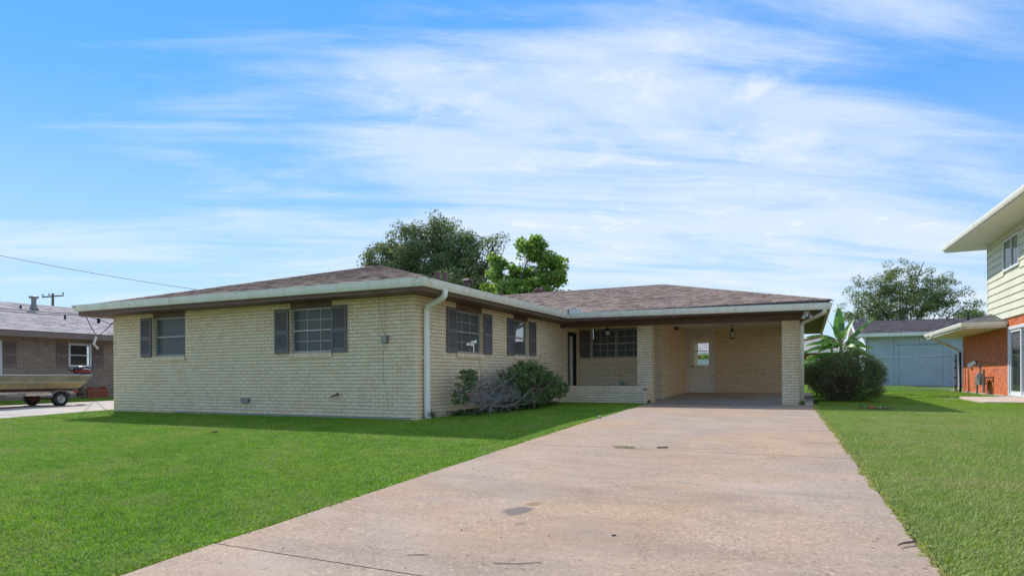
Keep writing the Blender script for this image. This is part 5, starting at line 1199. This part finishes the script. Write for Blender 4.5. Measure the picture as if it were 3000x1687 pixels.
# banana plant
def banana():
    R = np.random.default_rng(14); bx, by = 7.62, 17.0; T = Thing('banana_plant', 'banana plant with broad bright green leaves behind the round bush', 'banana plant', (bx,by,0))
    for (dx, dy, h, r) in ((0,0,2.2,.085),(-.22,.15,1.9,.07),(.25,.1,1.8,.07)):
        m = MB(); limb(m, (bx+dx,by+dy,-.05), (bx+dx*1.4,by+dy,h), r*1.2, r*.6, R, 10, 5, .01); T.part('stem', m, 'banana_stem', smooth=True)
    spec = [  # azimuth (0 = right), tilt from vertical, length, width, droop, start height, offset
        (92,4,1.35,.40,.12,1.95,-.05),(150,20,1.0,.24,.15,1.95,-.05),(40,22,1.05,.26,.2,1.95,.05),(12,36,1.45,.34,.25,1.85,.08),(178,50,1.25,.32,.75,2.0,-.05),(168,58,1.3,.32,.8,1.85,-.1),(186,66,1.4,.34,.85,1.75,-.1),(176,78,1.45,.34,.75,1.55,-.1),(192,88,1.3,.32,.6,1.45,-.1),
        (8,58,1.1,.3,.9,1.75,.1),(-8,72,1.1,.3,.9,1.6,.15),(215,62,1.1,.33,1.0,1.8,0),(250,50,1.1,.34,1.1,1.8,0),(300,52,1.0,.34,1.1,1.75,.1),(130,60,1.1,.3,.9,1.8,0),(30,64,1.1,.3,.9,1.7,.1),(270,70,.9,.3,.9,1.6,0),(230,45,1.1,.3,1.2,1.85,-.1),(200,40,1.0,.28,1.2,1.9,-.05),(330,45,.95,.28,1.2,1.85,.08)]
    for (az, tilt, L, W, droop, h0, ox) in spec:
        a = math.radians(az); tl = math.radians(tilt); hx, hy = math.cos(a), math.sin(a); n = 22; P = []; p = Vector((bx+ox,by,h0)); ang = tl
        for i in range(n+1):
            P.append(p.copy()); p = p + Vector((hx*math.sin(ang), hy*math.sin(ang), math.cos(ang)))*(L/n); ang += droop*1.5/n
        mb = MB(); rib = MB(); rib.tube(P, [.022*(1-i/n*.85) for i in range(n+1)], 5)
        side0 = Vector((-hy,hx,0)); roll = R.uniform(-.9,.9)
        for sgn in (-1, 1):
            i = 3
            while i < n:
                k = min(n, i+int(R.integers(2,6))); tint = R.uniform(.05,1); gap = R.uniform(.0,.25); dz = R.uniform(-.25,.10)
                for j in range(i, k):
                    def wv(t): return W*.5*(math.sin(min(1,max(0,(t-.10)/.9))**.62*PI))**.55 if t > .10 else 0
                    t0, t1 = j/n, (j+1)/n; d = (P[min(j+1,n)]-P[max(j-1,0)]).normalized(); s = (side0 - d*side0.dot(d)).normalized(); nn = s.cross(d)
                    s = s*math.cos(roll*.3)+nn*math.sin(roll*.3)
                    up_ = nn if nn.z > 0 else -nn; fo = (.25 if tilt < 30 else .95)+dz*.8
                    e = [(s*sgn*math.cos(fo) - up_*math.sin(fo)*(1 if tilt >= 30 else -1))*wv(t) for t in (t0, t1)]
                    q1 = P[j+1]+e[1]
                    if j == k-1: q1 = q1 - d*(L/n)*gap
                    mb.poly([P[j], P[j]+e[0], q1, P[j+1]], tint)
                i = k
        lf = T.part('leaf', mb, 'banana_leaf', smooth=False); T.part('midrib', rib, 'banana_stem', lf)
M('banana_stem', (.30,.36,.12), (.22,.27,.09), 6, .5)
banana()
# ---------------------------------------------------------------- grass
def grass_patch(name, size, n, seed, hmin=.016, hmax=.040, wid=.0040, edge=0.0):
    R = np.random.default_rng(seed); x = R.uniform(-size/2, size/2, n); y = R.uniform(-size/2, size/2, n)
    h = R.uniform(hmin, hmax, n); a = R.uniform(0, 2*PI, n); ln = R.uniform(.25, 1.5, n)*h; w = wid*R.uniform(.7, 1.4, n)
    dx, dy = np.cos(a), np.sin(a); sx, sy = -dy*w/2, dx*w/2
    b0 = np.stack([x-sx, y-sy, np.zeros(n)-.005], 1); b1 = np.stack([x+sx, y+sy, np.zeros(n)-.005], 1)
    m0 = np.stack([x-sx*.9+dx*ln*.3, y-sy*.9+dy*ln*.3, h*.62], 1); m1 = np.stack([x+sx*.9+dx*ln*.3, y+sy*.9+dy*ln*.3, h*.62], 1)
    t = np.stack([x+dx*ln, y+dy*ln, h*(1-.25*ln/h*.6)], 1)
    V = np.stack([b0, b1, m1, m0, t], 1).reshape(-1, 3); base = np.arange(n)*5
    q = np.stack([base, base+1, base+2, base+3], 1); tr = np.stack([base+3, base+2, base+4, base+4], 1)
    me = bpy.data.meshes.new(name); F4 = q; F3 = np.stack([base+3, base+2, base+4], 1)
    me.vertices.add(len(V)); nl = F4.size+F3.size; me.loops.add(nl); me.polygons.add(2*n)
    me.vertices.foreach_set('co', V.astype(np.float32).ravel()); me.loops.foreach_set('vertex_index', np.concatenate([F4.ravel(), F3.ravel()]).astype(np.int32))
    me.polygons.foreach_set('loop_start', np.concatenate([np.arange(0, F4.size, 4), F4.size+np.arange(0, F3.size, 3)]).astype(np.int32))
    tn = R.uniform(.02, .95, n); tn[R.uniform(size=n) < .045] = 1.0
    at = me.attributes.new('tint', 'FLOAT', 'FACE'); at.data.foreach_set('value', np.concatenate([tn, tn]).astype(np.float32))
    me.materials.append(MATS['grass_blade']); me.update(calc_edges=True); me.validate()
    return bpy.data.objects.new(name, me)
def in_lawn(x, y, r):
    """is the square of half-size r round (x,y) all grass?"""
    for px, py in ((x-r,y-r),(x+r,y-r),(x-r,y+r),(x+r,y+r)):
        if py < 7.45 and lerp_edge(DL,py)-.022 < px < lerp_edge(DR,py)+.030: return False
        if -8.86 < px < .02 and py > -.03: return False
        if -.1 < px < 6.66 and py > 7.44 and py < 13.4: return False
        if -.1 < px < 2.60 and 7.22 < py: return False
        if px < -9.16: return False
        if 10.62 < px < 12.4 and 10.2 < py < 14.9: return False
        if px > 12.36: return False
        if 9.9 < px and py > 36.5: return False
    return True
def build_grass():
    kinds = [('tuft_wide', .5, 2600), ('tuft_small', .125, 165)]
    cols = []
    src = bpy.data.collections.new('grass_sources'); objs = []
    for k in range(4): objs.append(grass_patch('grass_a%d' % k, .5, 2600, 100+k))
    for k in range(3): objs.append(grass_patch('grass_b%d' % k, .125, 165, 200+k))
    for k in range(2): objs.append(grass_patch('grass_c%d' % k, 1.0, 3000, 300+k, .03, .07, .012))
    for o in objs: src.objects.link(o)
    pts = []; rot = []; scl = []; idx = []; rx = []; ry = []
    def put(x, y, i, s=1.0):
        pts.append((x, y, gz(y)-.006)); th = random.randrange(4)*PI/2; rot.append(th); sl = math.atan((gz(y+.2)-gz(y-.2))/.4); rx.append(sl*math.cos(th)); ry.append(-sl*math.sin(th)); scl.append(s*random.uniform(.96, 1.06)); idx.append(i)
    def visible(x, y, m=.8):
        d = Vector((x,y,0)) - CAM; fw = -math.sin(TH)*d.x + math.cos(TH)*d.y; r = math.cos(TH)*d.x + math.sin(TH)*d.y
        return fw > .6 and abs(r) < fw*.86 + m
    c = .5
    for i in range(-26, 26):
        for j in range(-24, 26):
            x, y = i*c+.25, j*c+.25
            if not visible(x, y): continue
            if in_lawn(x, y, .25): put(x, y, random.randrange(4))
            else:
                for u in range(4):
                    for v in range(4):
                        xx, yy = x-.1875+u*.125, y-.1875+v*.125
                        if in_lawn(xx, yy, .066): put(xx, yy, 4+random.randrange(3), 1.05)
    y = 7.1
    while y > -10:                                   # tufts butted along the two slab edges
        for e, sg, mg in ((DL, -1, .016), (DR, 1, .020)):
            x = lerp_edge(e, y) + sg*(mg+.0625)
            if visible(x, y): put(x, y, 4+random.randrange(3), 1.0)
        y -= .118
    for i in range(5, 14):
        for j in range(13, 45):
            x, y = i+.5, j+.5
            if in_lawn(x, y, .5) and visible(x, y, 2): put(x, y, 7+random.randrange(2))
    for i in range(-19, -14):
        for j in range(-2, 12):
            x, y = i+.5, j+.5
            if -17.7 < x < -15.4 and visible(x, y, 2): put(x, y, 7+random.randrange(2))
    # longer blades hanging over the slab edges and along the walls
    me = bpy.data.meshes.new('grass'); me.from_pydata(pts, [], [])
    for nm, ty, data in (('rot','FLOAT',rot), ('scl','FLOAT',scl), ('idx','INT',idx), ('rx','FLOAT',rx), ('ry','FLOAT',ry)):
        at = me.attributes.new(nm, ty, 'POINT'); at.data.foreach_set('value', data)
    o = bpy.data.objects.new('grass', me); COL.objects.link(o); o['kind'] = 'stuff'; o['label'] = 'short mown green grass covering the lawns on both sides of the drive'; o['category'] = 'grass'
    me.materials.append(MATS['grass_blade'])
    ng = bpy.data.node_groups.new('scatter_grass', 'GeometryNodeTree')
    ng.interface.new_socket('Geometry', in_out='INPUT', socket_type='NodeSocketGeometry'); ng.interface.new_socket('Geometry', in_out='OUTPUT', socket_type='NodeSocketGeometry')
    N, L = ng.nodes, ng.links
    gi = N.new('NodeGroupInput'); go = N.new('NodeGroupOutput'); ip = N.new('GeometryNodeInstanceOnPoints'); ci = N.new('GeometryNodeCollectionInfo')
    ci.inputs['Collection'].default_value = src; ci.inputs['Separate Children'].default_value = True; ci.inputs['Reset Children'].default_value = True
    def attr(nm, ty):
        n = N.new('GeometryNodeInputNamedAttribute'); n.data_type = ty; n.inputs['Name'].default_value = nm; return n.outputs['Attribute']
    cx = N.new('ShaderNodeCombineXYZ'); L.new(attr('rot','FLOAT'), cx.inputs[2]); L.new(attr('rx','FLOAT'), cx.inputs[0]); L.new(attr('ry','FLOAT'), cx.inputs[1]); er = N.new('FunctionNodeEulerToRotation'); L.new(cx.outputs[0], er.inputs[0])
    cs = N.new('ShaderNodeCombineXYZ'); cs.inputs[0].default_value = 1; cs.inputs[1].default_value = 1; L.new(attr('scl','FLOAT'), cs.inputs[2])
    L.new(gi.outputs[0], ip.inputs['Points']); L.new(ci.outputs[0], ip.inputs['Instance']); ip.inputs['Pick Instance'].default_value = True
    L.new(attr('idx','INT'), ip.inputs['Instance Index']); L.new(er.outputs[0], ip.inputs['Rotation']); L.new(cs.outputs[0], ip.inputs['Scale']); L.new(ip.outputs[0], go.inputs[0])
    md = o.modifiers.new('scatter', 'NODES'); md.node_group = ng
    print('grass instances', len(pts))
build_grass()
def edge_fringe():
    """uneven dry runners and blades along the two edges of the drive"""
    R = np.random.default_rng(77); n = 9000; V = []; tn = []
    P = []
    for side, E, k in ((-1, DL, 4200), (1, DR, 4800)):
        y = 7.2 - 15.5*R.uniform(size=k); x = np.array([lerp_edge(E, t) for t in y]); wob = .02*np.sin(y*3.1)+.015*np.sin(y*9.7+1); 
        x = x - side*(.009*R.normal(size=k)*(1 if side < 0 else 1.7) + wob*(.15 if side < 0 else .5)) + side*.012; P += [(a, b, side) for a, b in zip(x, y)]
    mb_v = []; mb_f = []; t = []
    for i, (x, y, s) in enumerate(P):
        a = R.uniform(0, 2*PI) if R.uniform() < .5 else (PI if s > 0 else 0)+R.normal()*.7; l = R.uniform(.012,.035)*(1 if s < 0 else 1.35); h = R.uniform(.012,.034); w = .0024
        dx, dy = math.cos(a), math.sin(a); z = gz(y)+.0; o = len(mb_v)
        mb_v += [(x+dy*w, y-dx*w, z-.01), (x-dy*w, y+dx*w, z-.01), (x-dy*w*.7+dx*l*.5, y+dx*w*.7+dy*l*.5, z+h), (x+dx*l, y+dy*l, z+h*R.uniform(.4,1.0))]; mb_f.append((o,o+1,o+2,o+3)); t.append(1.0 if R.uniform() < (.72 if s > 0 else .15) else R.uniform(.1,.9))
    o = np_mesh('edge_grass', np.array(mb_v), np.array(mb_f), 'grass_blade', np.array(t)); o['kind'] = 'stuff'; o['label'] = 'ragged grass fringe along both edges of the concrete drive'; o['category'] = 'grass'
edge_fringe()
# fallen bits and clippings on the drive and lawn
def scatter_litter():
    R = np.random.default_rng(50); v = []; f = []; t = []
    for i in range(420):
        y = 6.5-14*R.uniform()**.8; l, r = lerp_edge(DL,y), lerp_edge(DR,y); u = R.beta(.6,.6); x = l+(r-l)*u; s = R.uniform(.004,.013); a = R.uniform(0,PI); z = gz(y)+.0175; w = s*R.uniform(.1,.4); c, d = math.cos(a), math.sin(a); o = len(v)
        v += [(x-c*s-d*w,y-d*s+c*w,z),(x+c*s-d*w,y+d*s+c*w,z+.004),(x+c*s+d*w,y+d*s-c*w,z+.003),(x-c*s+d*w,y-d*s-c*w,z)]; f.append((o,o+1,o+2,o+3)); t.append(R.uniform(.05,1))
    o = np_mesh('drive_litter', np.array(v), np.array(f), 'dry_twig', np.array(t)); o['kind'] = 'stuff'; o['label'] = 'tiny dry leaf bits scattered over the concrete drive'; o['category'] = 'leaf litter'
scatter_litter()
def stick(pts, r, mat, label, cat='stick', name='stick'):
    m = MB(); m.tube(pts, r, 6); single(name, m, mat, label, cat, pts[0])
def dz(x, y, h=.02): return (x, y, gz(y)+h)
stick([dz(6.955,-5.585,.03), dz(6.985,-5.545,.035), dz(7.02,-5.515,.034), dz(7.055,-5.475,.032)], [.004,.006,.007,.006], 'bark', 'short dark stick lying near the right edge of the drive')
stick([dz(4.92,-2.28,.024), dz(5.0,-2.27,.028), dz(5.03,-2.22,.026)], .008, 'twig_brown', 'small brown twig by the middle drive joint')
stick([dz(4.52,-6.72), dz(4.60,-6.68), dz(4.66,-6.70,.03)], [.0015,.0025,.0015], 'twig_brown', 'thin curled twig near the nearest drive joint')
stick([dz(5.02,-6.66), dz(5.15,-6.62), dz(5.25,-6.55)], .0018, 'twig_brown', 'thin straight twig at the bottom of the drive')
stick([dz(5.45,-5.94), dz(5.472,-5.93)], .004, 'dark_metal', 'small black fragment in the middle of the drive', 'fragment', 'fragment')
m = MB(); m.lathe([(.01,0),(.035,.015),(.03,.035),(.012,.05)], (3.13,1.23,gz(1.23)+.02), 8); single('stone', m, 'concrete_slab', 'pale stone on the grass edge of the drive', 'stone', (3.13,1.23,gz(1.23)))
R0 = np.random.default_rng(61)
m = MB(); P = np.stack([4.55+R0.normal(size=140)*.09, -2.37+R0.normal(size=140)*.025, np.full(140, gz(-2.37)+.022)+R0.uniform(0,.012,140)], 1); V, F = leaf_quads(P, .03, R0, aspect=.3)
o = np_mesh('clippings', V, F, 'dry_grass', R0.uniform(0,1,140)); o['kind'] = 'stuff'; o['label'] = 'dry grass clippings caught in the drive joint'; o['category'] = 'leaf litter'
for (x, y, col, lab) in ((7.58,6.3,'blue_scrap','crumpled blue wrapper on the shaded grass by the drive'), (7.75,5.72,'red_paint','crumpled red wrapper on the shaded grass'), (7.95,5.65,'white_plastic','white plastic scrap on the shaded grass')):
    if col == 'blue_scrap' and col not in MATS: M(col, (.10,.20,.55), None, 9, .4)
    m = MB(); R1 = np.random.default_rng(int(x*100)); g = [[(x+(i-1.5)*.045+R1.normal()*.008, y+(j-1)*.05+R1.normal()*.01, .035+R1.uniform(0,.05)) for j in range(3)] for i in range(4)]
    for i in range(3):
        for j in range(2): m.poly([g[i][j], g[i+1][j], g[i+1][j+1], g[i][j+1]])
    single('wrapper', m, col, lab, 'litter', (x, y, .03))
m = MB(); P = np.stack([7.85+R0.normal(size=220)*.15, 5.68+R0.normal(size=220)*.10, R0.uniform(.03,.06,220)], 1); V, F = leaf_quads(P, .035, R0, aspect=.5)
o = np_mesh('dead_leaves', V, F, 'dead_leaf', R0.uniform(0,1,220)); o['kind'] = 'stuff'; o['label'] = 'small heap of dead brown leaves on the shaded grass'; o['category'] = 'leaf litter'
# ---------------------------------------------------------------- wires and pole
def sag(a, b, s, n=14):
    a = Vector(a); b = Vector(b); return [a+(b-a)*(i/n) - Vector((0,0,s*4*(i/n)*(1-i/n))) for i in range(n+1)]
m = MB(); m.tube(sag((-30,-3.5,8.6), (-7.6,3.0,3.02), .55, 20), .009, 5); single('overhead_wire', m, 'cable_black', 'single service wire running down from the upper left to the roof', 'wire', (-7.6,3.0,3.02))
m = MB(); m.tube(sag((-17.4,.6,3.10), (-9.18,-.40,2.30), .03), .011, 5); single('overhead_wire', m, 'cable_black', 'upper black cable running to the left end of the gutter', 'wire', (-9.18,-.40,2.30))
m = MB(); m.tube(sag((-17.4,.6,3.04), (-9.16,-.40,2.27), .05), .010, 5); single('overhead_wire', m, 'cable_black', 'lower black cable running to the left end of the gutter', 'wire', (-9.16,-.40,2.27))
m = MB(); m.tube(sag((-9.22,-.40,2.285), (-17.10,4.58,2.31), .02, 6), .012, 5); single('overhead_wire', m, 'cable_black', 'left cable of the pair meeting at the brown house fascia', 'wire', (-17.10,4.58,2.31))
m = MB(); m.tube(sag((-8.87,.08,2.17), (-17.08,4.62,2.31), .02, 6), .012, 5); single('overhead_wire', m, 'cable_black', 'right cable of the pair meeting at the brown house fascia', 'wire', (-17.08,4.62,2.31))
m = MB(); m.tube([(-9.22,-.38,2.28),(-9.13,-.2,2.20),(-9.02,-.05,2.14),(-8.94,.0,2.10),(-8.85,.02,2.09)], .008, 5); m.lathe([(.02,-.06),(.035,-.04),(.03,.02),(.045,.04),(.02,.06)], (-9.10,-.16,2.16), 10); single('cable_splice', m, 'cable_black', 'black cable splice hanging under the left gutter end', 'cable', (-9.10,-.16,2.16))
def pole():
    x, y = -67.2, 30.0; T = Thing('utility_pole', 'wooden utility pole with a crossarm beyond the grey roof', 'pole', (x,y,0))
    m = MB(); m.tube([(x,y,0),(x+.03,y,9.95)], [.17,.12], 10); T.part('post', m, 'pole_wood')
    d = Vector((math.cos(TH), math.sin(TH), 0)); c = Vector((x+.05,y,9.62)); m = MB(); m.bar(c-d*1.15+Vector((0,0,-.06)), c+d*1.15+Vector((0,0,.10)), .10, .13); T.part('crossarm', m, 'pole_wood')
    for s in (-1.08, -.4, 1.1):
        q = c+d*s; m = MB(); m.lathe([(.03,0),(.03,.12),(.08,.14),(.09,.22),(.05,.26)], q+Vector((0,0,.09*s+.06)), 8); T.part('insulator', m, 'dark_metal')
pole()
m = MB(); m.tube(sag((22,60,7.6), (40,56,9.6), .5), .02, 4); single('overhead_wire', m, 'cable_black', 'thin wire beside the green siding at the far right', 'wire', (22,60,7.6))
